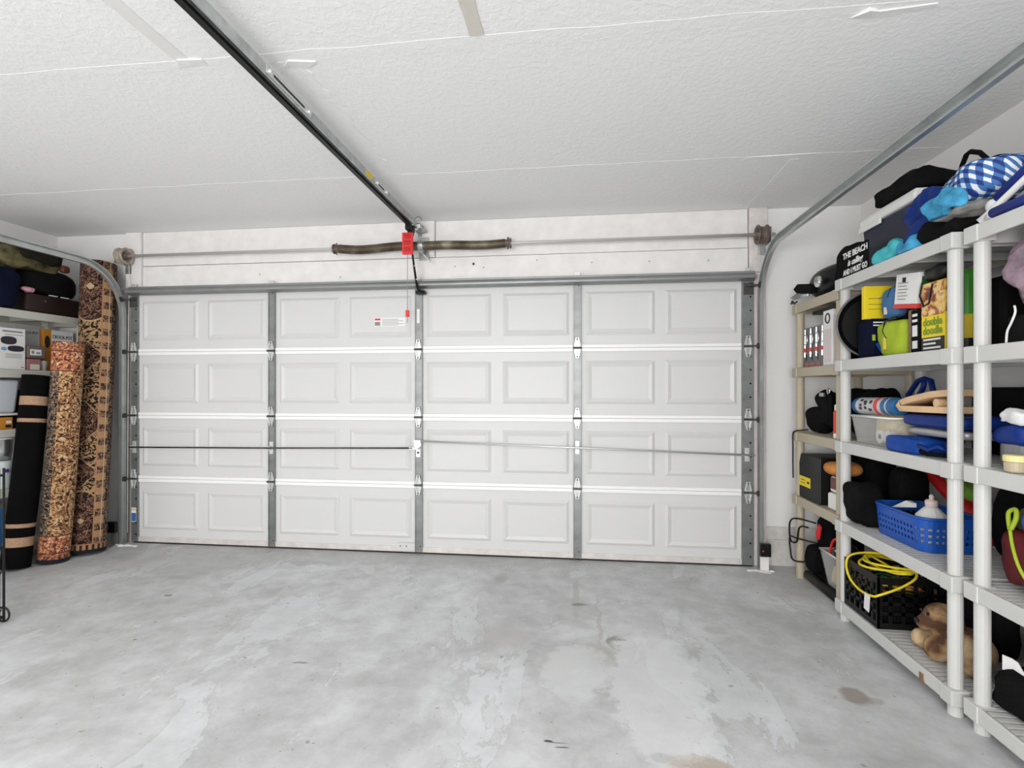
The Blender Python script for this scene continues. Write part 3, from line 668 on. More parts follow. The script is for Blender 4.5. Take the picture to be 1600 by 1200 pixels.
CARDY = M('yellow_card', (.86, .66, .02), .5); CARDBR = M('brown_board', (.20, .135, .09), .6, var=.2); GREEN = M('green_bottle', (.07, .38, .03), .3); DGREEN = M('dark_green_card', (.02, .10, .04), .5)
CLEAR = M('cloudy_clear_plastic', (.80, .80, .78), .30, alpha=.20); CHROME = M('chrome', (.8, .8, .8), .12, metal=1.0); STEEL = M('brushed_steel', (.55, .55, .56), .25, metal=.9)
CREAM = M('cream_cloth', (.75, .62, .34), .8, var=.25, vscale=20); ORANGE = fab('orange_plush', (.58, .24, .07)); PINKW = M('pinkish_white', (.82, .66, .62), .5)
MAUVE = M('mauve_plastic_film', (.30, .21, .26), .25, var=.45, vscale=9, bump=.5, bscale=22); CABLEY = M('yellow_cable', (.82, .66, .02), .4); CABLEO = M('orange_cable', (.70, .20, .03), .5)
CABLEG = M('green_cable', (.03, .22, .08), .5); REDP = M('red_print', (.72, .05, .04), .5); WINK = M('white_ink', (.85, .85, .85), .6)
WOODS = M('varnished_wood', (.36, .19, .07), .4, var=.3, vscale=20); BLUEP = M('blue_foam_sleeve', (.010, .025, .24), .55); WTUBE = M('white_tube', (.84, .84, .84), .25)
LX, LY, LZ = V(0, -1, 0), V(1, 0, 0), V(0, 0, 1)    # reading directions: on faces that look to -x / to -y
def gingham():
    m = bpy.data.materials.new('blue_gingham'); m.use_nodes = True; nt = m.node_tree; b = nt.nodes['Principled BSDF']
    tc = nd(nt, 'ShaderNodeTexCoord'); sp = nd(nt, 'ShaderNodeSeparateXYZ'); nt.links.new(tc.outputs['Object'], sp.inputs[0])
    def st(o): return math_(nt, 'GREATER_THAN', math_(nt, 'FRACT', math_(nt, 'MULTIPLY', o, 30.0)), .5)
    a = st(sp.outputs[1]); c = st(math_(nt, 'ADD', sp.outputs[2], math_(nt, 'MULTIPLY', sp.outputs[0], .9)))
    f = math_(nt, 'MULTIPLY', math_(nt, 'ADD', a, c), .5)
    r = ramp(nt, [(0, (.80, .84, .88)), (.5, (.05, .17, .45)), (1, (.008, .03, .20))]); nt.links.new(f, r.inputs[0]); nt.links.new(r.outputs[0], b.inputs['Base Color']); b.inputs['Roughness'].default_value = .7
    return m
GING = gingham()
def rotz(a): return Matrix.Rotation(a, 3, 'Z')

# ================================================================== white unit, top board (z 1.918)
T = ZW[4]+.0015
c = thing('cooler', (1.74, 2.95, T), 'navy drink cooler with a white lid on the white shelving', 'cooler')
part('body', MB().frustum([(1.615, 2.725, T), (1.875, 2.725, T), (1.875, 3.165, T), (1.615, 3.165, T)], [(1.60, 2.71, T+.28), (1.89, 2.71, T+.28), (1.89, 3.18, T+.28), (1.60, 3.18, T+.28)]), P_NAVY, c, bevel=.02)
part('lid', MB().box(1.592, 1.898, 2.70, 3.188, T+.281, T+.325).box(1.61, 1.88, 2.72, 3.168, T+.325, T+.345), P_WHITE, c, bevel=.012)
part('rim', MB().box(1.588, 1.60, 2.98, 3.19, T+.255, T+.285), P_WHITE, c, bevel=.005)
b = thing('duffel_bag', (1.78, 2.72, T+.35), 'long black duffel bag with carry loop lying on the navy cooler', 'bag')
part('body', MB().blob((1.745, 2.95, T+.405), (.135, .215, .058), e=.55, amp=.05, freq=7, seed=3, floor=T+.347).blob((1.82, 2.565, T+.20), (.085, .125, .19), e=.55, amp=.03, freq=6, seed=8, floor=T+.001), F_BLACK, b, smooth=True)
part('strap', MB().tube([(1.76, 2.66, T+.36), (1.76, 2.64, T+.41), (1.76, 2.615, T+.445), (1.76, 2.59, T+.448), (1.77, 2.55, T+.425), (1.78, 2.51, T+.37)], .011, n=6), F_BLACK, b, smooth=True)
sg = thing('beach_sign', (1.52, 3.08, T), 'small black beach sign with white capital lettering', 'sign')
bd = part('board', MB().box(1.512, 1.524, 2.955, 3.190, T, T+.165), BLACKM, sg, bevel=.002)
for s_, z, h, kx, sh in (('THE BEACH', .130, .046, 1.05, 0), ('is calling', .083, .046, 1.0, .35), ('AND I MUST GO', .036, .042, .80, 0)):
    text('lettering', s_, h, WINK, bd, (1.5118, 3.072, T+z), LX, LZ, sx=kx, bold=.0012, shear=sh)
b = solo('blue_bag', MB().blob((1.60, 2.59, T+.13), (.075, .12, .135), e=.7, amp=.06, freq=9, seed=5, fold=.03, floor=T), F_ROYAL, 'crumpled royal blue vinyl bag slumped against the cooler', 'bag', smooth=True)
b = solo('towel', MB().blob((1.515, 2.745, T+.04), (.038, .10, .042), e=.6, amp=.03, freq=12, seed=6, floor=T), F_TEAL, 'rolled teal and blue towel at the shelf edge beside the black sign', 'towel', smooth=True)
b = solo('towel', MB().blob((1.515, 2.585, T+.035), (.040, .055, .038), e=.6, amp=.04, freq=10, seed=16, floor=T), F_AQUA, 'pale blue rolled towel at the shelf edge right of the teal one', 'towel', smooth=True)
b = solo('folded_cloth', MB().blob((1.585, 2.385, T+.045), (.095, .115, .045), e=.5, amp=.05, freq=9, seed=7, fold=.02, floor=T), F_BLACK, 'black crumpled cloth under the aqua towel on the top board', 'cloth', smooth=True)
b = solo('folded_cloth', MB().blob((1.60, 2.39, T+.115), (.085, .105, .022), e=.5, amp=.03, freq=9, seed=9, floor=T+.085), F_GREY, 'grey folded cloth lying on the black crumpled cloth', 'cloth', smooth=True)
b = thing('gingham_bag', (1.75, 2.40, T+.1), 'blue and white gingham checked bag on the top board', 'bag')
part('body', MB().blob((1.665, 2.36, T+.225), (.115, .15, .085), e=.7, amp=.04, freq=6, seed=4, floor=T+.142), GING, b, smooth=True)
b = solo('towel', MB().blob((1.520, 2.365, T+.138), (.030, .080, .036), e=.6, amp=.04, freq=12, seed=11, fold=.02, floor=T+.10), F_AQUA, 'aqua and teal beach towel bunched below the gingham bag', 'towel', smooth=True)
# folded beach chair on the near unit
c = thing('beach_chair', (1.62, 1.85, T), 'folded beach chair with white tube frame and blue arm sleeves', 'chair')
part('frame_tube', MB().tube([(1.60, 1.50, T+.34), (1.58, 1.90, T+.195), (1.555, 2.20, T+.045), (1.545, 2.225, T+.030), (1.55, 2.215, T+.018), (1.553, 2.15, T+.016), (1.555, 2.00, T+.015)], .0125, n=10), WTUBE, c, smooth=True)
part('frame_tube', MB().tube([(1.64, 1.50, T+.25), (1.62, 1.90, T+.150), (1.60, 2.12, T+.075)], .0125, n=10), WTUBE, c, smooth=True)
part('arm_sleeve', MB().tube([(1.60, 2.205, T+.105), (1.615, 2.05, T+.185), (1.64, 1.55, T+.41)], .026, n=12), BLUEP, c, smooth=True)
part('arm_sleeve', MB().tube([(1.515, 2.115, T+.022), (1.515, 1.90, T+.022), (1.515, 1.50, T+.022)], .021, n=12), BLUEP, c, smooth=True)
part('sleeve_end', MB().blob((1.592, 2.222, T+.085), (.022, .03, .026), e=.8, nu=14, nv=10), WTUBE, c, smooth=True)
part('connector', MB().cyl((1.535, 2.155, T+.016), (1.515, 2.110, T+.022), .023, n=12), WTUBE, c)
part('wood_slat', MB().box(1.595, 1.605, 1.50, 2.18, T+.225, T+.247, rot=Matrix.Rotation(-.37, 3, 'X')), WOODS, c)
part('fabric_seat', MB().blob((1.70, 1.85, T+.075), (.06, .30, .05), e=.5, amp=.03, freq=6, seed=15, floor=T+.02), fab('brown_towel', (.33, .22, .16)), c, smooth=True)

# ================================================================== white unit, second board (z 1.462)
T = ZW[3]+.0015
p = thing('round_pan', (1.66, 3.11, T), 'large round black pan with grey rim standing on edge', 'pan')
ax = V(-.12, -1, .04)
part('dish', MB().lathe([(.001, -.02), (.15, -.02), (.178, .012), (.176, .015), (.148, -.012), (.001, -.012)], (1.602, 3.065, T+.187), ax, 40), BLACK, p, smooth=False)
part('rim', MB().tube(loop((1.602-.0015, 3.052, T+.1875), .180, (1, -.12, 0), (0, 0, 1), n=48)[:-1], .006, n=8, closed=True), M('grey_rim', (.14, .14, .145), .3), p, smooth=True)
b = thing('fabric_case', (1.59, 2.95, T), 'navy fabric case with white stripes below the yellow booklet', 'case')
part('body', MB().box(1.495, 1.70, 2.89, 3.02, T, T+.20), F_NAVY, b, bevel=.02)
for z in (.055, .075, .16, .175): part('stripe', MB().box(1.51+.05*(z < .1), 1.63, 2.8888, 2.8899, T+z, T+z+.006), WINK, b)
part('logo_patch', MB().box(1.53, 1.55, 2.8880, 2.8899, T+.03, T+.075, rot=Matrix.Rotation(-.5, 3, 'Y')), P_BLUE, b)
part('green_tag', MB().box(1.505, 1.52, 2.8885, 2.8899, T+.085, T+.115), F_LIME, b)
y = thing('yellow_booklet', (1.57, 2.95, T+.2), 'bright yellow booklet standing on the navy case', 'booklet')
yb = part('cover', MB().box(1.492, 1.645, 2.935, 2.965, T+.201, T+.372), CARDY, y, bevel=.002)
for z in (.05, .075, .105): part('text_line', MB().box(1.51, 1.60, 2.9338, 2.9348, T+.201+z, T+.203+z), INK, yb)
part('picture_print', MB().prism([(.07, .10), (.15, .125), (.15, .135), (.11, .13), (.06, .105)], (1.492, 2.9348, T+.201), (1, 0, 0), (0, 0, 1), (0, -.001, 0)), CARDG, yb)
l = thing('lunch_bag', (1.57, 2.76, T), 'lime green zipped lunch bag on the second board', 'bag')
part('body', MB().blob((1.570, 2.765, T+.085), (.065, .105, .088), e=.42, amp=.02, freq=9, seed=2, floor=T), F_LIME, l, smooth=True)
part('zip', MB().tube([(1.515, 2.70, T+.176), (1.503, 2.775, T+.168), (1.5025, 2.79, T+.12), (1.503, 2.76, T+.085)], .0045, n=6), BLACK, l)
part('zip_tag', MB().box(1.499, 1.5035, 2.765, 2.785, T+.03, T+.09), M('yellow_tag', (.8, .55, .08), .5), l, bevel=.001)
l = thing('pouch', (1.56, 2.80, T+.18), 'small slate blue zipped pouch leaning above the lime bag', 'pouch')
part('body', MB().blob((1.575, 2.818, T+.264), (.035, .066, .078), e=.45, amp=.01, freq=9, seed=12, floor=T+.186), fab('slate_blue', (.07, .17, .34), var=.1), l, smooth=True)
part('zip', MB().tube([(1.545, 2.80, T+.335), (1.540, 2.812, T+.30), (1.540, 2.815, T+.25)], .004, n=6), F_NAVY, l)
part('pull', MB().box(1.536, 1.541, 2.825, 2.845, T+.21, T+.26), PINKW, l)
solo('slim_box', MB().box(1.66, 1.80, 2.775, 2.80, T, T+.375), DGREEN, 'tall dark green slim box behind the blue pouch', 'box', bevel=.002)
solo('upright_board', MB().box(1.53, 1.68, 2.615, 2.64, T, T+.20), CARDBR, 'brown board standing upright right of the lime bag', 'board', bevel=.003)
b = thing('small_carton', (1.60, 2.58, T), 'small black carton with white label print beside the yellow food carton', 'box')
cb = part('carton', MB().box(1.525, 1.66, 2.552, 2.61, T, T+.195), BLACKM, b, bevel=.002)
for z, h in ((.02, .035), (.075, .05), (.14, .012), (.165, .012)): part('label_print', MB().box(1.5238, 1.5248, 2.565, 2.60, T+z, T+z+h), CARDW, cb)
b = thing('white_carton', (1.58, 2.62, T+.2), 'tilted white carton with small print and red foot', 'box')
rt = Matrix.Rotation(.14, 3, 'X')
wc = part('carton', MB().box(1.528, 1.62, 2.565, 2.735, T+.234, T+.374, rot=rt), CARDW, b, bevel=.001)
part('red_band', MB().box(1.526, 1.622, 2.562, 2.738, T+.214, T+.233, rot=rt, piv=V(1.574, 2.65, T+.304)), REDP, b)
for k in range(6): part('text_line', MB().box(1.5265, 1.5278, 2.65-.01*(k % 2), 2.715, T+.255+k*.015, T+.259+k*.015, rot=rt, piv=V(1.574, 2.65, T+.295)), GREYINK, wc)
part('bar_code', MB().box(1.5265, 1.5278, 2.66, 2.685, T+.335, T+.357, rot=rt, piv=V(1.574, 2.65, T+.295)), INK, wc)
part('green_print', MB().box(1.540, 1.60, 2.5630, 2.5645, T+.28, T+.355, rot=rt, piv=V(1.574, 2.65, T+.295)), DGREEN, wc)
b = thing('food_carton', (1.565, 2.47, T), 'yellow carton with food picture and green lettering', 'box')
def foodpic():
    m = bpy.data.materials.new('food_print'); m.use_nodes = True; nt = m.node_tree; bb_ = nt.nodes['Principled BSDF']
    tc = nd(nt, 'ShaderNodeTexCoord'); v = nd(nt, 'ShaderNodeTexNoise', Scale=16.0, Detail=2.0, Distortion=1.5); nt.links.new(tc.outputs['Object'], v.inputs['Vector'])
    r = ramp(nt, [(.30, (.10, .03, .03)), (.42, (.45, .12, .06)), (.5, (.80, .50, .14)), (.6, (.85, .68, .30)), (.72, (.5, .05, .05))]); nt.links.new(v.outputs['Fac'], r.inputs[0]); nt.links.new(r.outputs[0], bb_.inputs['Base Color']); bb_.inputs['Roughness'].default_value = .4
    return m
sc = part('carton', MB().box(1.53, 1.60, 2.395, 2.545, T, T+.30), CARDY, b, bevel=.001)
FOOD = foodpic()
part('food_print', MB().box(1.5288, 1.5298, 2.397, 2.543, T+.155, T+.298), FOOD, sc)
part('food_print', MB().box(1.532, 1.598, 2.3938, 2.3948, T+.155, T+.298), FOOD, sc)
part('dark_band', MB().box(1.5288, 1.5298, 2.397, 2.543, T+.0, T+.062), INK, sc)
for k, zz in enumerate((.012, .030, .048)): part('white_print', MB().box(1.5278, 1.5287, 2.42+.03*(k % 2), 2.53, T+zz, T+zz+.008), CARDW, sc)
GRL = M('green_letter', (.20, .30, .02), .5)
text('lettering', 'double', .046, GRL, sc, (1.5298, 2.472, T+.128), LX, LZ, sx=.95, bold=.0022)
text('lettering', 'doodle', .046, GRL, sc, (1.5298, 2.472, T+.090), LX, LZ, sx=.95, bold=.0022)
b = thing('hand_tool', (1.56, 2.50, T+.3), 'black hand tool with a looping cord on top of the yellow food carton', 'tool')
part('body', MB().blob((1.565, 2.47, T+.334), (.05, .085, .032), e=.6, amp=.02, freq=12, seed=3, floor=T+.301), BLACK, b, smooth=True)
part('cord', MB().tube([(1.525, 2.53, T+.31), (1.52, 2.54, T+.25), (1.518, 2.51, T+.20), (1.518, 2.475, T+.21), (1.522, 2.46, T+.29)], .004, n=6), BLACK, b)
b = thing('green_canister', (1.715, 2.545, T), 'tall green and yellow canister seen between the posts', 'bottle')
part('yellow_base', MB().lathe([(.043, .06), (.043, .16), (.041, .165)], (1.715, 2.545, T), n=20), CARDY, b)
part('foot', MB().lathe([(.038, 0), (.04, .06)], (1.715, 2.545, T), n=20), BLACK, b)
part('green_top', MB().lathe([(.042, .165), (.042, .34), (.036, .36), (.02, .365)], (1.715, 2.545, T), n=20), GREEN, b, smooth=False)
solo('dark_filler_bag', MB().blob((1.855, 2.92, T+.13), (.045, .10, .13), e=.5, amp=.04, freq=6, seed=22, floor=T), F_BLACK, 'black bag at the back of the second board behind the round pan', 'bag', smooth=True)

# ================================================================== white unit, third board (z 1.007)
T = ZW[2]+.0015
def bin_(x0, x1, y0, y1, z0, h, tap=.02, th=.004):
    mb = MB()
    def ring(z, ins): return [(x0+ins, y0+ins, z), (x1-ins, y0+ins, z), (x1-ins, y1-ins, z), (x0+ins, y1-ins, z)]
    o0, o1 = ring(z0, tap), ring(z0+h, 0); i0, i1 = ring(z0+th, tap+th), ring(z0+h, th)
    vv = o0+o1+i0+i1; ff = [(3, 2, 1, 0), (8, 9, 10, 11)]
    for i in range(4):
        j = (i+1) % 4; ff += [(i, j, 4+j, 4+i), (8+j, 8+i, 12+i, 12+j), (4+i, 4+j, 12+j, 12+i)]
    return mb.add(vv, ff)
def rimloop(x0, x1, y0, y1, z, r=.006):
    return MB().tube([(x0, y0, z), (x1, y0, z), (x1, y1, z), (x0, y1, z)], r, n=6, closed=True)
b = thing('clear_bin', (1.61, 2.95, T), 'cloudy clear plastic bin with white rolls inside on the third board', 'bin')
part('tub', bin_(1.520, 1.715, 2.755, 3.125, T, .145), CLEAR, b, bevel=.004)
part('rim', rimloop(1.519, 1.716, 2.754, 3.126, T+.146), P_WHITE, b, smooth=True)
for yy, xx in ((2.93, 1.562), (2.86, 1.564)):
    solo('tape_roll', MB().lathe([(.014, -.012), (.034, -.012), (.034, .012), (.014, .012), (.014, -.012)], (xx+.012, yy, T+.045), (1, 0, 0), 20), P_WHITE, 'white tape roll inside the clear bin, %s one' % ('farther' if yy > 2.9 else 'nearer'), 'tape roll', 'rolls in the clear bin')
solo('cream_cloth', MB().blob((1.650, 2.945, T+.088), (.036, .135, .080), e=.5, amp=.015, freq=9, seed=31, floor=T+.006), CREAM, 'cream cloth filling the clear bin', 'cloth', smooth=True)
b = thing('spray_tin', (1.575, 2.97, T+.15), 'lying grey and blue tin with black lettering on the clear bin', 'tin')
part('barrel', MB().cyl((1.572, 2.815, T+.205), (1.572, 3.135, T+.200), .045, n=24), M('grey_tin', (.55, .55, .57), .35, var=.15, vscale=15), b, smooth=False)
part('blue_end', MB().cyl((1.572, 2.775, T+.2055), (1.572, 2.815, T+.205), .044, .0455, n=24).cyl((1.572, 2.76, T+.2055), (1.572, 2.775, T+.2055), .036, .044, n=24), M('blue_tin', (.02, .12, .30), .35), b)
part('blue_band', MB().cyl((1.572, 2.83, T+.205), (1.572, 2.865, T+.2045), .0456, n=24), M('blue_tin', (.02, .12, .30), .35), b)
part('red_band', MB().cyl((1.572, 2.895, T+.204), (1.572, 2.925, T+.2037), .0456, n=24), REDP, b)
part('blue_cap', MB().cyl((1.572, 3.10, T+.2004), (1.572, 3.135, T+.200), .0458, n=24).cyl((1.572, 3.135, T+.20), (1.572, 3.165, T+.1998), .036, .030, n=24), M('blue_tin', (.02, .12, .30), .35), b)
rnd = random.Random(4)
for k in range(9):
    a = math.pi + rnd.uniform(-.75, .55); yy = 2.945+.045*(k % 3); w = rnd.uniform(.012, .02)
    cx, cz = 1.572+.0457*math.cos(a), T+.2035+.0457*math.sin(a)
    part('black_print', MB().box(cx-.0008, cx+.0008, yy, yy+w*1.5, cz-.007, cz+.007, rot=Matrix.Rotation(-(a-math.pi), 3, 'Y')), INK, b)
b = thing('folded_mat', (1.60, 2.53, T), 'tan folded foam mat on top of the blue bundles', 'mat')
def fold(path, w0, w1, th, n=10):
    """a thick strip folded along a path in (y,z), lying between x = w0 and w1"""
    mb = MB(); k = len(path); vv = []
    for i, (yy, zz) in enumerate(path):
        a = path[max(i-1, 0)]; c2 = path[min(i+1, k-1)]; t = V(0, c2[0]-a[0], c2[1]-a[1]).normalized(); nn = V(0, -t.z, t.y)*(th/2)
        for xx, sg_ in ((w0, 1), (w1, 1), (w1, -1), (w0, -1)): vv.append(V(xx, yy, zz)+nn*sg_)
    ff = [(i*4+j, i*4+(j+1) % 4, (i+1)*4+(j+1) % 4, (i+1)*4+j) for i in range(k-1) for j in range(4)] + [(3, 2, 1, 0), tuple((k-1)*4+j for j in range(4))]
    return mb.add(vv, ff)
part('mat', fold([(2.39, T+.276), (2.50, T+.268), (2.65, T+.243), (2.715, T+.226), (2.735, T+.212), (2.715, T+.200), (2.60, T+.200), (2.39, T+.203)], 1.535, 1.68, .028), F_TAN, b, bevel=.010, smooth=True)
part('mat_end', MB().cyl((1.532, 2.455, T+.232), (1.60, 2.455, T+.232), .018, n=14), F_TAN, b)
b = solo('blue_bundle', MB().blob((1.66, 2.53, T+.150), (.13, .205, .030), e=.4, amp=.006, freq=8, seed=33), F_ROYAL, 'flat royal blue bundle under the tan mat', 'bundle', smooth=True)
b = solo('grey_bundle', MB().blob((1.68, 2.54, T+.098), (.125, .20, .018), e=.4, amp=.01, freq=8, seed=34), M('silver_film', (.45, .45, .46), .3, metal=.3, bump=.3, bscale=30), 'flat silvery grey bundle between the two blue ones', 'bundle', smooth=True)
b = thing('blue_tote', (1.57, 2.58, T), 'folded bright blue tote with straps at the front of the third board', 'bag')
part('body', MB().blob((1.555, 2.625, T+.036), (.072, .125, .038), e=.35, amp=.012, freq=8, seed=35, floor=T), F_BLUE, b, smooth=True)
part('strap', MB().tube([(1.49, 2.50, T+.045), (1.495, 2.44, T+.03), (1.50, 2.39, T+.05), (1.54, 2.37, T+.03), (1.55, 2.42, T+.06)], .010, n=6), F_ROYAL, b, smooth=True)
part('strap', MB().tube([(1.50, 2.50, T+.02), (1.50, 2.46, T+.012), (1.505, 2.40, T+.015), (1.56, 2.36, T+.012)], .010, n=6), F_BLACK, b, smooth=True)
b = thing('navy_tote', (1.80, 2.97, T), 'navy tote bag with upright loop handles behind the clear bin', 'bag')
part('body', MB().blob((1.815, 2.945, T+.12), (.07, .165, .125), e=.5, amp=.03, freq=7, seed=36, floor=T), F_NAVY, b, smooth=True)
part('handle', MB().tube([(1.79, 3.09, T+.22), (1.78, 3.07, T+.26), (1.775, 2.98, T+.335), (1.775, 2.93, T+.345), (1.775, 2.88, T+.335), (1.775, 2.85, T+.24)], .013, n=8), F_ROYAL, b, smooth=True)
part('handle', MB().tube([(1.77, 3.06, T+.23), (1.77, 2.98, T+.24), (1.77, 2.93, T+.30), (1.77, 2.92, T+.34)], .013, n=8), F_ROYAL, b, smooth=True)
solo('dark_filler_case', MB().box(1.83, 1.915, 2.34, 2.70, T, T+.30), BLACKM, 'black case at the back of the third board behind the tan mat', 'case', bevel=.02)

# ================================================================== white unit, fourth board (z .56)
T = ZW[1]+.0015
solo('black_sack', MB().blob((1.545, 3.052, T+.115), (.082, .076, .12), e=.5, amp=.03, freq=8, seed=41, floor=T), F_BLACK, 'black soft sack at the far end of the fourth board', 'bag', smooth=True)
def perforated_basket(x0, x1, y0, y1, z0, h, flare):
    mb = MB(); cor = .05; n = 6
    base = []
    for cx, cy, a0 in ((x1-cor, y1-cor, 0), (x0+cor, y1-cor, 90), (x0+cor, y0+cor, 180), (x1-cor, y0+cor, 270)):
        for k in range(n+1):
            a = math.radians(a0+90*k/n); base.append((cx, cy, math.cos(a), math.sin(a)))
    pts = []   # resample perimeter finely
    P0 = [(cx+cor*ca, cy+cor*sa, ca, sa) for cx, cy, ca, sa in base]; per = []
    for i in range(len(P0)):
        a, b_ = P0[i], P0[(i+1) % len(P0)]; d = math.hypot(b_[0]-a[0], b_[1]-a[1]); m = max(1, round(d/.0125))
        for k in range(m):
            t = k/m; per.append(tuple(a[q]+(b_[q]-a[q])*t for q in range(4)))
    rows = [0, .012, .036, .050, .064, .078, .092, .106, .120, h-.012, h]; N_ = len(per); vv = []
    for z in rows:
        fl = flare*(z/h)
        for x, y_, nx, ny in per: vv.append((x+nx*fl, y_+ny*fl, z0+z))
    ff = []
    for r_ in range(len(rows)-1):
        for i in range(N_):
            if r_ in (2, 4, 6, 8-0) and r_ < 8 and i % 2 == 0: continue
            ff.append((r_*N_+i, r_*N_+(i+1) % N_, (r_+1)*N_+(i+1) % N_, (r_+1)*N_+i))
    ff.append(tuple(range(N_-1, -1, -1)))
    return mb.add(vv, ff), [(vv[(len(rows)-1)*N_+i]) for i in range(N_)]
b = thing('laundry_basket', (1.67, 2.765, T), 'blue perforated plastic basket on the fourth board', 'basket')
bk, rimp = perforated_basket(1.555, 1.80, 2.575, 2.955, T+.002, .150, .014)
part('basket_wall', bk, P_BLUE, b, solid=.003)
part('rim', MB().tube(rimp, .007, n=6, closed=True), P_BLUE, b, smooth=True)
j = thing('wrapped_jug', (1.64, 2.66, T), 'white pleated wrapped jug with pinkish neck inside the blue basket', 'jug')
part('skirt', MB().lathe([(.001, .006), (.06, .006), (.072, .10), (.062, .15), (.03, .185), (.022, .19)], (1.645, 2.665, T), n=12), P_WHITE, j, smooth=False)
part('neck', MB().lathe([(.024, .188), (.026, .215), (.020, .222), (.009, .225), (.010, .24), (.004, .248)], (1.645, 2.665, T), n=16), PINKW, j, smooth=True)
solo('paper_cone', MB().prism([(0, 0), (.14, .03), (.14, .05), (.10, .055)], (1.60, 2.90, T+.135), (.12, -1, 0), (0, 0, 1), (.02, .0, .0)), CARDW, 'white paper wedge sticking out of the blue basket', 'paper')
solo('dark_cloth', MB().blob((1.70, 2.84, T+.06), (.065, .08, .05), e=.5, amp=.03, freq=12, seed=44, floor=T+.006), F_BLACK, 'dark cloth in the bottom of the blue basket', 'cloth', smooth=True)
b = thing('red_bag', (1.85, 2.5, T), 'glossy red curved bag behind the blue basket', 'bag')
part('body', MB().tube([(1.882, 3.10, T+.325), (1.872, 3.0, T+.275), (1.872, 2.88, T+.215), (1.872, 2.76, T+.16), (1.872, 2.66, T+.11), (1.872, 2.60, T+.055)], [.02, .035, .04, .042, .042, .04], n=16), F_RED, b, smooth=True)
solo('green_cloth', MB().blob((1.86, 2.78, T+.27), (.04, .11, .03), e=.6, amp=.02, freq=9, seed=46, rot=Matrix.Rotation(.4, 3, 'X')), fab('grass_green', (.16, .30, .04)), 'grass green cloth on the red bag', 'cloth', smooth=True)
# ================================================================== white unit, bottom board (z .11)
T = ZW[0]+.0015
cr = thing('milk_crate', (1.66, 2.985, T), 'black lattice crate full of cords on the bottom board', 'crate')
def lattice(p, u, w, W, H, d, nu, nv, solid_rows=(0,)):
    """open grid panel: origin p, width along u, height along w, thickness vector d"""
    p, u, w, d = Vector(p), Vector(u), Vector(w), Vector(d); mb = MB()
    def bar(a0, a1, b0, b1):
        q = [p+u*a0+w*b0, p+u*a1+w*b0, p+u*a1+w*b1, p+u*a0+w*b1]; mb.frustum(q, [k+d for k in q])
    bw = .017
    bar(0, W, 0, .03); bar(0, W, H-.035, H); bar(0, .02, .03, H-.035); bar(W-.02, W, .03, H-.035)
    for i in range(1, nu): bar(W*i/nu-bw/2, W*i/nu+bw/2, .03, H-.035)
    for i in range(1, nv):
        z = .03+(H-.065)*i/nv; bar(.02, W-.02, z-bw/2, z+bw/2)
    return mb
X0, X1, Y0, Y1, H = 1.485, 1.835, 2.800, 3.128, .255
for nm, pp, uu, W, dd in (('side_panel', (X0, Y1, T), (0, -1, 0), Y1-Y0, (.008, 0, 0)), ('side_panel', (X1-.008, Y1, T), (0, -1, 0), Y1-Y0, (.008, 0, 0)), ('side_panel', (X0, Y0, T), (1, 0, 0), X1-X0, (0, .008, 0)), ('side_panel', (X0, Y1-.008, T), (1, 0, 0), X1-X0, (0, .008, 0))):
    part(nm, lattice(pp, uu, (0, 0, 1), W, H, dd, 6, 4), BLACK, cr)
part('bottom', MB().box(X0+.008, X1-.008, Y0+.008, Y1-.008, T, T+.008), BLACK, cr)
def squiggle(rnd, n=14):
    p = []
    for i in range(n): p.append(V(rnd.uniform(X0+.03, X1-.03), rnd.uniform(Y0+.03, Y1-.03), T+rnd.uniform(.03, .20)))
    out = []
    for i in range(n-3):
        for k in range(6):
            t = k/6; a, b_, c_, d_ = p[i:i+4]
            out.append(.5*((2*b_)+(c_-a)*t+(2*a-5*b_+4*c_-d_)*t*t+(3*b_-a-3*c_+d_)*t**3))
    lo, hi = V(X0+.018, Y0+.018, T+.018), V(X1-.018, Y1-.018, T+.235)
    return [V(*[min(max(q[i], lo[i]), hi[i]) for i in range(3)]) for q in out]
for k, (mt, nm) in enumerate(((CABLEO, 'orange'), (CABLEG, 'green'), (BLACK, 'black'), (CABLEY, 'thin yellow'), (fab('brown_cord', (.3, .16, .09)), 'brown'), (P_GREY, 'grey'))):
    solo('cord', MB().tube(squiggle(random.Random(50+k)), .005, n=6), mt, '%s cord tangled inside the black crate' % nm, 'cord', 'cords in the crate', smooth=True)
solo('dark_cloth', MB().blob(((X0+X1)/2, (Y0+Y1)/2, T+.075), (.14, .14, .062), e=.4, amp=.02, freq=12, seed=55, floor=T+.009), F_BLACK, 'black cloth at the bottom of the black crate', 'cloth', smooth=True)
cy = thing('extension_cord', (1.53, 2.93, T+.2), 'coiled yellow extension cord draped over the black crate', 'extension cord')
pts = []
for i in range(150):
    t = i/149; a = 2*math.pi*4*t + 1.2; r0 = .10+.045*math.sin(7*t+1)
    pts.append(V(1.63 + r0*.95*math.cos(a), 2.96 + .135*math.sin(a)*(1+.1*math.sin(3*t)), T+.268+.022*t+.010*math.sin(a*1.7)))
part('coil', MB().tube(pts, .006, n=8), CABLEY, cy, smooth=True)
q = [(1.66, 3.05, T+.30), (1.58, 3.10, T+.29), (1.50, 3.10, T+.27), (1.472, 3.08, T+.225), (1.466, 3.03, T+.17), (1.465, 2.93, T+.145), (1.468, 2.82, T+.155), (1.49, 2.786, T+.175), (1.58, 2.784, T+.215), (1.65, 2.788, T+.262), (1.68, 2.84, T+.290)]
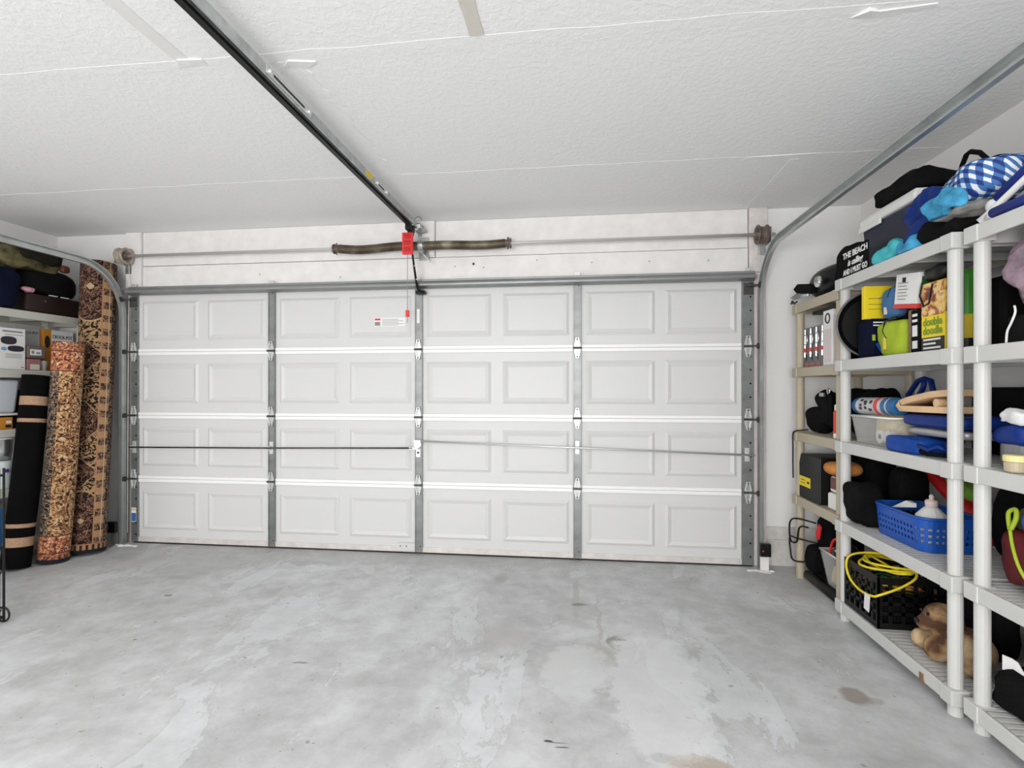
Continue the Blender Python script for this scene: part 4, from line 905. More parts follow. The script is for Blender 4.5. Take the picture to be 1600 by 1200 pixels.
def smooth_path(p, k=6):
    p = [Vector(x) for x in p]; p = [p[0]]+p+[p[-1]]; out = []
    for i in range(len(p)-3):
        a, b_, c_, d_ = p[i:i+4]
        for m_ in range(k):
            t = m_/k; out.append(.5*((2*b_)+(c_-a)*t+(2*a-5*b_+4*c_-d_)*t*t+(3*b_-a-3*c_+d_)*t**3))
    out.append(p[-2]); return out
part('hanging_loop', MB().tube(smooth_path(q), .006, n=8), CABLEY, cy, smooth=True)
part('paper_tag', MB().box(1.4575, 1.4595, 2.825, 2.872, T+.070, T+.155, rot=Matrix.Rotation(.12, 3, 'X')), CARDW, cy, label='white paper tag')
# plush dog: one continuous body from merged forms
def plush(c, mat, dark):
    t = thing('plush_dog', c, 'brown and cream plush toy dog lying on the bottom board', 'plush toy')
    cx, cy_, cz = c; mb = MB()
    for (x, y_, z, a, b_, h) in ((.10, -.06, .085, .095, .12, .085), (.055, .02, .17, .075, .07, .068), (.005, .035, .145, .045, .04, .036), (.015, -.02, .055, .055, .055, .055), (.02, .10, .045, .04, .045, .045), (.10, .08, .055, .07, .06, .055), (.07, -.15, .06, .06, .05, .06)):
        mb.blob((cx+x, cy_+y_, cz+z), (a, b_, h), e=1.0, nu=18, nv=12, floor=cz)
    o = part('body', mb, mat, t, smooth=True)
    r_ = o.modifiers.new('remesh', 'REMESH'); r_.mode = 'VOXEL'; r_.voxel_size = .008; r_.use_smooth_shade = True
    s_ = o.modifiers.new('smooth', 'SMOOTH'); s_.factor = .5; s_.iterations = 4
    part('ear', MB().blob((cx+.045, cy_+.075, cz+.165), (.020, .028, .055), e=.9, nu=14, nv=10, rot=Matrix.Rotation(.4, 3, 'X')), dark, t, smooth=True)
    part('ear', MB().blob((cx+.08, cy_-.045, cz+.175), (.022, .026, .055), e=.9, nu=14, nv=10, rot=Matrix.Rotation(-.4, 3, 'X')), dark, t, smooth=True)
    part('nose', MB().blob((cx-.040, cy_+.035, cz+.155), (.010, .014, .010), e=1, nu=12, nv=8), BLACK, t, smooth=True)
    for yy in (.005, .05): part('eye', MB().blob((cx-.010, cy_+yy, cz+.195), (.008, .008, .008), e=1, nu=10, nv=8), BLACK, t, smooth=True)
def plushm():
    m = bpy.data.materials.new('plush_fur'); m.use_nodes = True; nt = m.node_tree; b_ = nt.nodes['Principled BSDF']
    tc = nd(nt, 'ShaderNodeTexCoord'); n = nd(nt, 'ShaderNodeTexNoise', Scale=9.0, Detail=3.0); nt.links.new(tc.outputs['Object'], n.inputs['Vector'])
    r = ramp(nt, [(.40, (.09, .04, .02)), (.50, (.32, .19, .09)), (.62, (.58, .42, .25))]); nt.links.new(n.outputs['Fac'], r.inputs[0]); nt.links.new(r.outputs[0], b_.inputs['Base Color']); b_.inputs['Roughness'].default_value = .95
    n2 = nd(nt, 'ShaderNodeTexNoise', Scale=120.0, Detail=2.0); nt.links.new(tc.outputs['Object'], n2.inputs['Vector']); bp = nd(nt, 'ShaderNodeBump', Strength=.5, Distance=.01); nt.links.new(n2.outputs['Fac'], bp.inputs['Height']); nt.links.new(bp.outputs[0], b_.inputs['Normal'])
    return m
PLUSH = plushm()
plush((1.555, 2.52, T), PLUSH, fab('brown_plush', (.12, .055, .03)))


# black bags and cases added to darken the backs of the boards like deep shade
solo('dark_filler_case', MB().box(1.70, 1.915, 2.33, 2.50, ZW[3]+.001, ZW[3]+.30), BLACKM, 'added black case darkening the space behind the yellow food carton', 'case', bevel=.02)
solo('dark_filler_bag', MB().blob((1.83, 2.67, ZW[3]+.121), (.085, .095, .12), e=.5, amp=.02, freq=8, seed=101, floor=ZW[3]+.001), F_BLACK, 'added black bag darkening the back behind the lime lunch bag', 'bag', smooth=True)
solo('dark_filler_bag', MB().blob((1.775, 3.055, ZW[1]+.16), (.080, .062, .16), e=.5, amp=.01, freq=8, seed=102, floor=ZW[1]+.001), F_BLACK, 'added black bag darkening the space behind the blue basket at its far end', 'bag', smooth=True)
solo('dark_filler_bag', MB().blob((1.86, 2.455, ZW[1]+.17), (.045, .10, .17), e=.5, amp=.02, freq=8, seed=103, floor=ZW[1]+.001), F_BLACK, 'added black bag darkening the space behind the blue basket at its near end', 'bag', smooth=True)
solo('dark_filler_bag', MB().blob((1.845, 2.62, ZW[0]+.15), (.06, .13, .15), e=.5, amp=.02, freq=8, seed=104, floor=ZW[0]+.001), F_BLACK, 'added black bag darkening the bottom board behind the plush dog', 'bag', smooth=True)
solo('dark_filler_case', MB().box(1.77, 1.88, 1.80, 2.15, ZW[1]+.0015, ZW[1]+.36), BLACKM, 'added black case darkening the space behind the dark red sack', 'case', bevel=.02)

# ================================================================== near white unit
T = ZW[3]+.0015
b = thing('plastic_sack', (1.64, 2.03, T), 'mauve plastic sack of bedding tied above a black box', 'bag')
part('body', MB().blob((1.665, 2.02, T+.265), (.125, .155, .165), e=.8, amp=.03, freq=9, seed=61, fold=.05, nu=48, nv=30), MAUVE, b, smooth=True)
solo('storage_box', MB().box(1.56, 1.90, 1.80, 2.12, T, T+.10), BLACKM, 'black storage box under the mauve sack', 'box', bevel=.01)
solo('drawstring', MB().tube(smooth_path([(1.56, 2.085, T+.135), (1.555, 2.075, T+.11), (1.55, 2.085, T+.075), (1.548, 2.10, T+.045), (1.548, 2.105, T+.004)]), .004, n=6), P_WHITE, 'white cord hanging down from the mauve sack', 'cord', smooth=True)
T = ZW[2]+.0015
solo('dark_filler_case', MB().box(1.72, 1.88, 1.75, 2.15, T, T+.33), BLACKM, 'added black case darkening the back of the near unit third board', 'case', bevel=.02)  # black backdrop added to darken this board
solo('blue_bundle', MB().blob((1.63, 2.12, T+.125), (.07, .085, .034), e=.5, amp=.02, freq=8, seed=62), F_ROYAL, 'dark blue bundle beside the white cloth', 'bundle', smooth=True)
solo('white_cloth', MB().blob((1.580, 2.09, T+.182), (.034, .08, .028), e=.6, amp=.04, freq=12, seed=63), fab('white_cloth', (.75, .75, .75), var=.08), 'crumpled white cloth on the near unit', 'cloth', smooth=True)
solo('grey_pot', MB().lathe([(.001, 0), (.055, 0), (.063, .03), (.063, .09), (.060, .092), (.058, .03), (.001, .008)], (1.62, 2.125, T), n=24), P_GREY, 'dark grey pot on the near unit third board', 'pot')
solo('white_tub', MB().lathe([(.001, 0), (.05, 0), (.06, .15), (.064, .155), (.064, .165), (.001, .167)], (1.635, 1.960, T), n=24), M('frosted_tub', (.6, .6, .58), .4), 'frosted white tub under the white cloth', 'tub')
j = thing('jar', (1.545, 1.975, T), 'small glass jar with pale yellow lid at the board edge', 'jar')
part('glass', MB().lathe([(.001, 0), (.030, 0), (.033, .005), (.033, .035), (.03, .038), (.001, .038)], (1.535, 2.045, T), n=20), M('amber_jar', (.50, .42, .30), .15), j, smooth=False)
part('lid', MB().lathe([(.036, .038), (.036, .056), (.032, .060), (.001, .060)], (1.535, 2.045, T), n=20), M('pale_yellow_lid', (.78, .70, .32), .4), j)
T = ZW[1]+.0015
solo('red_sack', MB().blob((1.655, 2.105, T+.10), (.082, .092, .105), e=.6, amp=.05, freq=7, seed=64, floor=T), F_DRED, 'dark red sack with lime ribbon beside it on the near unit', 'bag', smooth=True)
solo('blue_ball', MB().blob((1.635, 2.06, T+.262), (.058, .058, .058), e=1.0, nu=28, nv=18), P_BLUE, 'glossy blue ball resting on the red sack', 'ball', smooth=True)
r = thing('ribbon', (1.63, 2.0, T+.1), 'lime green ribbon tied in a bow on the near unit', 'ribbon')
part('tail', MB().tube(smooth_path([(1.575, 2.125, T+.225), (1.565, 2.10, T+.17), (1.555, 2.06, T+.11), (1.545, 2.0, T+.06)]), .006, n=6), F_LIME, r, smooth=True)
part('bow', MB().tube(smooth_path([(1.575, 2.125, T+.225), (1.585, 2.145, T+.28), (1.59, 2.12, T+.30), (1.58, 2.105, T+.27), (1.575, 2.12, T+.228)]), .008, n=6), F_LIME, r, smooth=True)
solo('green_sack', MB().blob((1.68, 2.16, T+.262), (.05, .045, .05), e=.6, amp=.03, freq=9, seed=67), F_OLIVE, 'olive green cloth heap behind the lime ribbon', 'cloth', smooth=True)
solo('hair_brush', MB().box(1.545, 1.575, 1.80, 2.02, T, T+.022).box(1.55, 1.57, 1.90, 1.99, T+.022, T+.036), BLACK, 'black flat brush at the edge of the near unit', 'brush', bevel=.004)
T = ZW[0]+.0015
solo('black_sack', MB().blob((1.64, 2.10, T+.075), (.085, .10, .08), e=.5, amp=.03, freq=9, seed=65, floor=T), F_BLACK, 'black sack on the bottom board of the near unit', 'bag', smooth=True)
solo('black_sack', MB().blob((1.81, 2.0, T+.20), (.07, .18, .19), e=.5, amp=.03, freq=9, seed=68, floor=T), F_BLACK, 'added tall black sack darkening the back of the near unit bottom board', 'bag', smooth=True)  # added dark backdrop for the bottom board
solo('folded_leaflet', MB().prism([(0, 0), (.09, -.012), (.05, .05), (.03, .055), (0, .055)], (1.575, 2.16, T+.145), (.35, -.9, 0), (0, 0, 1), (.004, .002, 0)), CARDW, 'white folded leaflet on the black sack', 'paper')
solo('cream_bowl', MB().lathe([(.02, 0), (.042, .02), (.05, .06), (.048, .06), (.038, .022), (.02, .004)], (1.645, 2.065, T+.168), (.2, .2, .9), 20), CREAM, 'cream bowl on top of the low black sack', 'bowl', smooth=True)
# ================================================================== beige corner unit
T = ZB[3]+.0015
h = thing('helmet', (1.66, 3.62, T), 'black visored helmet with a round silver knob on the beige unit', 'helmet')
part('shell', MB().blob((1.65, 3.56, T+.10), (.135, .22, .105), e=.85, amp=.012, freq=6, seed=71, floor=T), BLACK, h, smooth=True)
part('visor', MB().prism([(-.16, .0), (.05, .03), (.12, .075), (.05, .10), (-.08, .075), (-.17, .03)], (1.495, 3.74, T+.035), (0, 1, 0), (0, 0, 1), (.10, .0, .0)), BLACKM, h, bevel=.008)
part('grey_blade', MB().prism([(-.16, -.005), (.06, .005), (.13, .03), (.02, .045), (-.10, .02), (-.16, .012)], (1.478, 3.74, T+.022), (0, 1, 0), (0, 0, 1), (.014, 0, 0)), STEEL, h, bevel=.004)
part('knob', MB().lathe([(.001, .016), (.022, .016), (.034, .008), (.036, 0)], (1.492, 3.46, T+.085), (-1, -.15, 0), 20), CHROME, h)
part('chin_loop', MB().tube(loop((1.50, 3.80, T+.006), .03, (0, 1, 0), (0, 0, 1), n=14, r2=.0)[:1] + [V(1.49, 3.855, T+.03), V(1.485, 3.86, T+.012), V(1.485, 3.80, T+.006), V(1.485, 3.76, T+.010)], .006, n=6), BLACK, h)
solo('black_bag', MB().blob((1.69, 3.33, T+.135), (.14, .095, .14), e=.45, amp=.03, freq=8, seed=72, floor=T), F_BLACK, 'tall black bag behind the beach sign', 'bag', smooth=True)
T = ZB[2]+.0015
for k in range(4):
    y0 = 3.795-k*.083
    w = ('nearest the garage door', 'second from the garage door', 'third from the garage door', 'beside the white narrow box')[k]
    t = thing('carded_tool', (1.55, y0-.04, T), 'silver tool with red grip on a grey card, '+w, 'tool', 'carded tools')
    part('card', MB().box(1.545, 1.550, y0-.078, y0, T, T+.265, rot=None), P_GREY, t, bevel=.001)
    part('red_print', MB().box(1.5438, 1.5449, y0-.065, y0-.02, T+.005, T+.03), M('dull_red', (.50, .14, .11), .5), t)
    part('ring', MB().tube(loop((1.538, y0-.045, T+.185), .018, (0, 1, 0), (0, 0, 1), n=18, r2=.035)[:-1], .005, n=6, closed=True), CHROME, t, smooth=True)
    part('shank', MB().cyl((1.538, y0-.030, T+.07), (1.538, y0-.034, T+.255), .0055, n=8), CHROME, t)
    part('grip', MB().cyl((1.538, y0-.034, T+.10), (1.538, y0-.033, T+.130), .008, n=10), REDP, t)
    part('dark_print', MB().box(1.5438, 1.5449, y0-.045, y0-.03, T+.045, T+.085), INK, t)
b = thing('narrow_box', (1.56, 3.40, T), 'tall narrow white box with a black swirl on the beige unit', 'box')
nb = part('carton', MB().box(1.522, 1.60, 3.345, 3.465, T, T+.335), CARDW, b, bevel=.002)
part('swirl_print', MB().tube([V(1.5212, 3.405+.028*math.cos(a)*(1-.1*a/6.28), T+.285+.03*math.sin(a)*(1-.1*a/6.28)) for a in [i*.45 for i in range(15)]], .005, n=5), INK, nb)
part('pink_print', MB().box(1.5208, 1.5218, 3.36, 3.45, T+.02, T+.22), M('pale_pink', (.70, .62, .62), .5), nb)
part('pink_end', MB().box(1.525, 1.597, 3.3438, 3.3448, T+.02, T+.30), M('pale_grey_pink', (.66, .60, .61), .5), nb)
solo('flat_tray', MB().box(1.54, 1.88, 3.30, 3.66, T+.340, T+.352).box(1.54, 1.55, 3.30, 3.66, T+.352, T+.362), BLACK, 'black flat tray lying across the white narrow box', 'tray', bevel=.002)
T = ZB[1]+.0015
b = thing('camera_bag', (1.62, 3.62, T), 'black lumpy bag with buckled strap and trailing cord', 'bag')
part('body', MB().blob((1.61, 3.70, T+.085), (.07, .085, .088), e=.7, amp=.03, freq=9, seed=73, floor=T).blob((1.62, 3.60, T+.15), (.06, .085, .12), e=.7, amp=.04, freq=9, seed=74, floor=T), F_BLACK, b, smooth=True)
part('strap', MB().tube(smooth_path([(1.60, 3.62, T+.26), (1.57, 3.52, T+.265), (1.56, 3.45, T+.24), (1.55, 3.42, T+.16), (1.56, 3.44, T+.06)]), .012, n=6), F_BLACK, b, smooth=True)
part('buckle', MB().box(1.548, 1.560, 3.52, 3.58, T+.245, T+.268).tube(loop((1.555, 3.47, T+.28), .016, (0, 1, 0), (0, 0, 1))[:-1], .004, n=6, closed=True), STEEL, b)
part('cord', MB().tube(smooth_path([(1.55, 3.74, T+.02), (1.51, 3.76, T+.012), (1.493, 3.80, T+.006), (1.488, 3.835, T-.02), (1.488, 3.835, T-.10), (1.488, 3.835, T-.22), (1.488, 3.83, T-.32)]), .005, n=6), BLACK, b, smooth=True)
b = thing('striped_bottle', (1.56, 3.44, T), 'dark blue striped bottle beside the red spray can', 'bottle')
part('bottle', MB().lathe([(.001, 0), (.032, 0), (.032, .14), (.015, .17), (.013, .19), (.001, .19)], (1.607, 3.388, T), n=20), P_NAVY, b)
for z in (.04, .075, .11): part('stripe', MB().lathe([(.0325, z), (.0325, z+.008)], (1.607, 3.388, T), n=20), P_WHITE, b)
b = thing('spray_can', (1.545, 3.34, T), 'red spray can with white cap on the beige unit', 'spray can')
part('can', MB().lathe([(.001, 0), (.026, 0), (.026, .155), (.020, .165)], (1.55, 3.335, T), n=20), REDP, b)
part('cap', MB().lathe([(.021, .165), (.021, .195), (.016, .20), (.001, .20)], (1.55, 3.335, T), n=20), M('cream_cap', (.8, .78, .66), .4), b)
part('foot_label', MB().lathe([(.0265, .0), (.0265, .028)], (1.55, 3.335, T), n=20), P_WHITE, b)
solo('dark_filler_bag', MB().blob((1.80, 3.45, T+.15), (.10, .15, .15), e=.5, amp=.03, freq=8, seed=75, floor=T), F_BLACK, 'black bag behind the red spray can', 'bag', smooth=True)
T = ZB[0]+.0015
b = thing('tool_case', (1.63, 3.67, T), 'black hard case with a yellow sticker on the beige unit', 'case')
part('shell', MB().prism([(3.495, 0), (3.800, 0), (3.803, .23), (3.775, .295), (3.495, .295)], (1.515, 0, T), (0, 1, 0), (0, 0, 1), (.24, 0, 0)), BLACK, b, bevel=.006)
yl = part('yellow_sticker', MB().box(1.5128, 1.5140, 3.625, 3.79, T+.08, T+.145), CARDY, b, label='yellow sticker')
part('text_line', MB().box(1.5116, 1.5126, 3.64, 3.67, T+.105, T+.12).box(1.5116, 1.5126, 3.70, 3.77, T+.12, T+.124).box(1.5116, 1.5126, 3.70, 3.77, T+.10, T+.104), INK, yl)
b = thing('white_jug', (1.56, 3.36, T), 'white jug with red-brown label under the orange plush', 'jug')
part('jug', MB().box(1.53, 1.63, 3.31, 3.43, T, T+.10).box(1.54, 1.62, 3.32, 3.42, T+.105, T+.20), P_WHITE, b, bevel=.012)
part('label_print', MB().box(1.5385, 1.5395, 3.335, 3.405, T+.125, T+.195), M('maroon_print', (.16, .06, .06), .5), b)
solo('orange_plush', MB().blob((1.60, 3.392, T+.248), (.10, .090, .045), e=.85, amp=.008, freq=9, seed=76, floor=T+.203), ORANGE, 'orange plush cap resting on the white jug', 'plush', smooth=True)
solo('dark_filler_bag', MB().blob((1.80, 3.47, T+.18), (.095, .15, .18), e=.5, amp=.015, freq=8, seed=111, floor=T), F_BLACK, 'added tall black bag darkening the space behind the orange plush on the beige unit', 'bag', smooth=True)  # black bag added so the shelf back reads as deep shade
solo('dark_filler_bag', MB().blob((1.83, 3.70, ZB[2]+.15), (.07, .11, .148), e=.5, amp=.015, freq=8, seed=112, floor=ZB[2]+.0015), F_BLACK, 'added black bag darkening the space behind the carded tools on the beige unit', 'bag', smooth=True)  # another black bag added for darkness behind the tools
# on the slab below the beige unit
b = thing('vacuum_bag', (1.68, 3.65, 0), 'black vacuum with red tab and looped cable under the beige unit', 'vacuum')
part('body', MB().blob((1.74, 3.715, .245), (.120, .130, .25), e=.6, amp=.03, freq=6, seed=81, floor=.115).blob((1.60, 3.75, .16), (.05, .055, .09), e=.5, amp=.01, freq=9, seed=82, floor=.07), F_BLACK, b, smooth=True)
part('red_tab', MB().prism([(0, 0), (.035, .0), (.075, .09), (.045, .105), (.0, .04)], (1.608, 3.74, .30), (0, -1, .0), (0, 0.1, 1), (-.012, 0, 0)), RED, b, bevel=.003)
part('cable', MB().tube(smooth_path([(1.60, 3.74, .40), (1.50, 3.80, .415), (1.485, 3.87, .38), (1.485, 3.885, .30), (1.49, 3.87, .24), (1.50, 3.80, .26), (1.51, 3.78, .36), (1.55, 3.74, .37)]), .006, n=6), BLACK, b, smooth=True)
part('cable', MB().tube(smooth_path([(1.60, 3.72, .27), (1.50, 3.80, .28), (1.485, 3.875, .27), (1.485, 3.87, .18), (1.49, 3.83, .12), (1.56, 3.76, .13)]), .006, n=6), BLACK, b, smooth=True)
tb = thing('rolling_base', (1.70, 3.56, 0), 'black low skid base on the floor carrying the clear bin', 'base')
part('rail', MB().tube([(1.575, 3.80, .0345), (1.575, 3.305, .0345)], .033, n=12), BLACK, tb, smooth=True)
part('rail', MB().tube([(1.845, 3.79, .032), (1.845, 3.31, .032)], .029, n=12), BLACK, tb, smooth=True)
part('deck', MB().box(1.60, 1.83, 3.305, 3.80, .04, .068), BLACK, tb, bevel=.004)
T = .07
b = thing('clear_tub', (1.64, 3.46, T), 'clear tub with cream contents and a red handle on the floor', 'bin')
part('tub', bin_(1.545, 1.75, 3.308, 3.565, T, .215, tap=.035), CLEAR, b, bevel=.006)
part('rim', rimloop(1.545, 1.750, 3.308, 3.565, T+.216, .006), M('frosted_rim', (.7, .68, .66), .4), b, smooth=True)
solo('cream_sponge', MB().blob((1.640, 3.435, T+.075), (.052, .085, .066), e=.5, amp=.02, freq=9, seed=84, floor=T+.006), CREAM, 'cream coloured cloth pressed in the clear tub', 'cloth', smooth=True)
b = thing('navy_ball', (1.64, 3.44, T+.16), 'navy ball-shaped bundle with red hoop in the clear tub', 'ball')
part('ball', MB().blob((1.645, 3.43, T+.215), (.066, .090, .062), e=.85, amp=.01, freq=9, seed=85), P_NAVY, b, smooth=True)
part('hoop', MB().tube([V(1.60, 3.44+.10*math.cos(a), T+.20+.105*math.sin(a)) for a in [math.pi*i/14*1.1-.1 for i in range(15)]], .008, n=8), RED, b, smooth=True)
part('white_print', MB().box(1.574, 1.577, 3.40, 3.43, T+.235, T+.245), WINK, b)

# ================================================================== rolled rugs
def persian():
    m = bpy.data.materials.new('persian_rug'); m.use_nodes = True; nt = m.node_tree; L = nt.links; b = nt.nodes['Principled BSDF']
    uv = nd(nt, 'ShaderNodeUVMap'); sp = nd(nt, 'ShaderNodeSeparateXYZ'); L.new(uv.outputs[0], sp.inputs[0]); U, Vv = sp.outputs[0], sp.outputs[1]
    n = nd(nt, 'ShaderNodeTexNoise', Scale=22.0, Detail=1.5, Distortion=2.6); L.new(uv.outputs[0], n.inputs['Vector'])
    fine = ramp(nt, [(.485, (0, 0, 0)), (.505, (1, 1, 1))]); L.new(n.outputs['Fac'], fine.inputs[0])
    field = mixc(nt, fine.outputs[0], (.010, .004, .003), (.40, .25, .12))
    n3 = nd(nt, 'ShaderNodeTexNoise', Scale=18.0, Detail=1.0, Distortion=3.0); L.new(uv.outputs[0], n3.inputs['Vector'])
    f3 = ramp(nt, [(.52, (0, 0, 0)), (.545, (1, 1, 1)), (.575, (1, 1, 1)), (.60, (0, 0, 0))]); L.new(n3.outputs['Fac'], f3.inputs[0])
    med = mixc(nt, f3.outputs[0], (.012, .004, .004), (.30, .14, .09))
    # medallions up the middle of the visible face
    def medallion(u0, v0, r):
        a = math_(nt, 'SUBTRACT', U, u0); c = math_(nt, 'SUBTRACT', Vv, v0)
        ang = math_(nt, 'ARCTAN2', a, c)
        rad = math_(nt, 'SQRT', math_(nt, 'ADD', math_(nt, 'MULTIPLY', a, a), math_(nt, 'MULTIPLY', c, c)))
        lob = math_(nt, 'ADD', 1.0, math_(nt, 'MULTIPLY', math_(nt, 'COSINE', math_(nt, 'MULTIPLY', ang, 4.0)), .12))
        return math_(nt, 'DIVIDE', rad, math_(nt, 'MULTIPLY', lob, r))
    c = field
    for u0, v0, r in ((.115, .62, .10), (.105, 1.02, .15), (.12, 1.55, .105), (.15, 2.12, .25), (.15, .25, .20)):
        d = medallion(u0, v0, r)
        c = mixc(nt, math_(nt, 'LESS_THAN', d, 1.05), c, (.45, .28, .15))
        c = mixc(nt, math_(nt, 'LESS_THAN', d, 1.0), c, med)
        lines = math_(nt, 'COMPARE', math_(nt, 'FRACT', math_(nt, 'ADD', math_(nt, 'MULTIPLY', d, 2.6), math_(nt, 'MULTIPLY', n3.outputs['Fac'], 2.2))), .5, .07)
        c = mixc(nt, math_(nt, 'MULTIPLY', lines, math_(nt, 'LESS_THAN', d, .92)), c, (.36, .20, .11))
        c = mixc(nt, math_(nt, 'LESS_THAN', d, .10), c, (.5, .36, .22))
    # border bands along the length (right-hand side) and across both ends
    bl = math_(nt, 'GREATER_THAN', U, .235)
    blocks = math_(nt, 'GREATER_THAN', math_(nt, 'FRACT', math_(nt, 'MULTIPLY', Vv, 9.0)), .5)
    band = mixc(nt, blocks, (.40, .22, .11), (.05, .015, .012))
    band = mixc(nt, math_(nt, 'MULTIPLY', fine.outputs[0], .5), band, (.42, .27, .15))
    c = mixc(nt, bl, c, band)
    c = mixc(nt, math_(nt, 'COMPARE', U, .235, .005), c, (.40, .20, .10))
    c = mixc(nt, math_(nt, 'COMPARE', U, .285, .004), c, (.55, .42, .27))
    c = mixc(nt, math_(nt, 'GREATER_THAN', U, .308), c, mixc(nt, f3.outputs[0], (.025, .008, .008), (.45, .34, .22)))
    c = mixc(nt, math_(nt, 'LESS_THAN', Vv, .065), c, mixc(nt, math_(nt, 'GREATER_THAN', math_(nt, 'FRACT', math_(nt, 'MULTIPLY', U, 26.0)), .45), (.05, .015, .012), (.45, .27, .14)))
    c = mixc(nt, math_(nt, 'COMPARE', Vv, .068, .005), c, (.42, .18, .09))
    c = mixc(nt, math_(nt, 'LESS_THAN', Vv, .026), c, (.008, .009, .014))
    L.new(c, b.inputs['Base Color']); b.inputs['Roughness'].default_value = .95
    n2 = nd(nt, 'ShaderNodeTexNoise', Scale=220.0); L.new(uv.outputs[0], n2.inputs['Vector']); bp = nd(nt, 'ShaderNodeBump', Strength=.4, Distance=.005); L.new(n2.outputs['Fac'], bp.inputs['Height']); L.new(bp.outputs[0], b.inputs['Normal'])
    return m
def goldrug():
    m = bpy.data.materials.new('gold_rug'); m.use_nodes = True; nt = m.node_tree; L = nt.links; b = nt.nodes['Principled BSDF']
    uv = nd(nt, 'ShaderNodeUVMap'); sp = nd(nt, 'ShaderNodeSeparateXYZ'); L.new(uv.outputs[0], sp.inputs[0]); U, Vv = sp.outputs[0], sp.outputs[1]
    n = nd(nt, 'ShaderNodeTexNoise', Scale=40.0, Detail=2.0, Distortion=1.4); L.new(uv.outputs[0], n.inputs['Vector'])
    gold = ramp(nt, [(.39, (.02, .008, .006)), (.46, (.22, .08, .035)), (.52, (.36, .19, .075)), (.60, (.52, .35, .17)), (.68, (.68, .52, .32))]); L.new(n.outputs['Fac'], gold.inputs[0])
    n2 = nd(nt, 'ShaderNodeTexNoise', Scale=26.0, Detail=1.5, Distortion=2.5); L.new(uv.outputs[0], n2.inputs['Vector'])
    dark = ramp(nt, [(.47, (.008, .006, .010)), (.51, (.10, .04, .03)), (.54, (.62, .45, .28)), (.60, (.02, .01, .01))]); L.new(n2.outputs['Fac'], dark.inputs[0])
    rust = ramp(nt, [(.40, (.05, .02, .02)), (.47, (.42, .12, .05)), (.58, (.50, .20, .09)), (.66, (.72, .52, .34))]); L.new(n2.outputs['Fac'], rust.inputs[0])
    c = mixc(nt, math_(nt, 'LESS_THAN', U, .115), gold.outputs[0], dark.outputs[0])
    c = mixc(nt, math_(nt, 'COMPARE', U, .20, .003), c, (.25, .10, .05))
    ends = math_(nt, 'MAXIMUM', math_(nt, 'LESS_THAN', Vv, .20), math_(nt, 'GREATER_THAN', Vv, 1.43))
    c = mixc(nt, ends, c, mixc(nt, math_(nt, 'GREATER_THAN', U, .26), rust.outputs[0], gold.outputs[0]))
    for q in (.075, .20, 1.43, 1.58): c = mixc(nt, math_(nt, 'COMPARE', Vv, q, .004), c, (.12, .03, .02))
    c = mixc(nt, math_(nt, 'LESS_THAN', Vv, .03), c, (.008, .010, .018))
    L.new(c, b.inputs['Base Color']); b.inputs['Roughness'].default_value = .95
    return m
def striperug():
    m = bpy.data.materials.new('striped_rug'); m.use_nodes = True; nt = m.node_tree; L = nt.links; b = nt.nodes['Principled BSDF']
    uv = nd(nt, 'ShaderNodeUVMap'); sp = nd(nt, 'ShaderNodeSeparateXYZ'); L.new(uv.outputs[0], sp.inputs[0]); Vv = sp.outputs[1]
    c = (.003, .003, .003)
    n = nd(nt, 'ShaderNodeTexNoise', Scale=60.0, Detail=3.0); L.new(uv.outputs[0], n.inputs['Vector']); tan = ramp(nt, [(.3, (.36, .22, .14)), (.7, (.46, .30, .20))]); L.new(n.outputs['Fac'], tan.inputs[0])
    f = None
    for v0, hw in ((.185, .033), (.300, .014), (1.060, .014), (1.205, .033)):
        k = math_(nt, 'COMPARE', Vv, v0, hw); f = k if f is None else math_(nt, 'MAXIMUM', f, k)
    L.new(mixc(nt, f, c, tan.outputs[0]), b.inputs['Base Color']); b.inputs['Roughness'].default_value = .95; b.inputs['Specular IOR Level'].default_value = .1
    return m
def rug(p0, p1, r, mat, label, turns=4.0, start=0.0, th=.009, flat=1.0, seed=0, top_cut=0.0):
    p0, p1 = Vector(p0), Vector(p1); d = p1-p0; ln = d.length; d.normalize()
    a = V(1, 0, 0); a = (a-d*a.dot(d)).normalized(); b = d.cross(a)
    t = thing('rolled_rug', p0, label, 'rug', 'rolled rugs')
    nu, nv = int(turns*30), 14
    def fn(u, v):
        ph = start + u*turns*2*math.pi; rr = r - u*turns*th*1.45
        rr = max(rr, .012) + .004*noise.noise(V(v*5, math.cos(ph), seed))
        c = p0 + d*(v*ln) + V(0, .008*math.sin(v*3.1), 0)
        q = c + a*(rr*math.cos(ph)) + b*(rr*math.sin(ph)*flat)
        return q
    def uvf(u, v): return (u*turns*2*math.pi*r, v*ln)
    o = part('pile', MB().grid(fn, nu, nv, uvf=uvf), mat, t, smooth=True, solid=th)
    for zz, nm in ((0, 1), (1, -1)): pass
    return t
# start angle: the free edge sits on the left of the face the camera sees
rug((-3.855, 3.735, .013), (-3.950, 3.935, 2.345), .122, persian(), 'tall rolled brown and beige patterned rug against the front wall', 5, start=math.radians(-142), seed=1)
rug((-3.903, 3.506, .008), (-3.850, 3.575, 1.655), .096, goldrug(), 'medium rolled rust and gold rug between two darker rugs', 5, start=math.radians(-140), seed=2)
rug((-4.018, 3.330, .012), (-4.018, 3.482, 1.400), .084, striperug(), 'short rolled black rug with tan stripes', 4.5, start=math.radians(-140), seed=3)

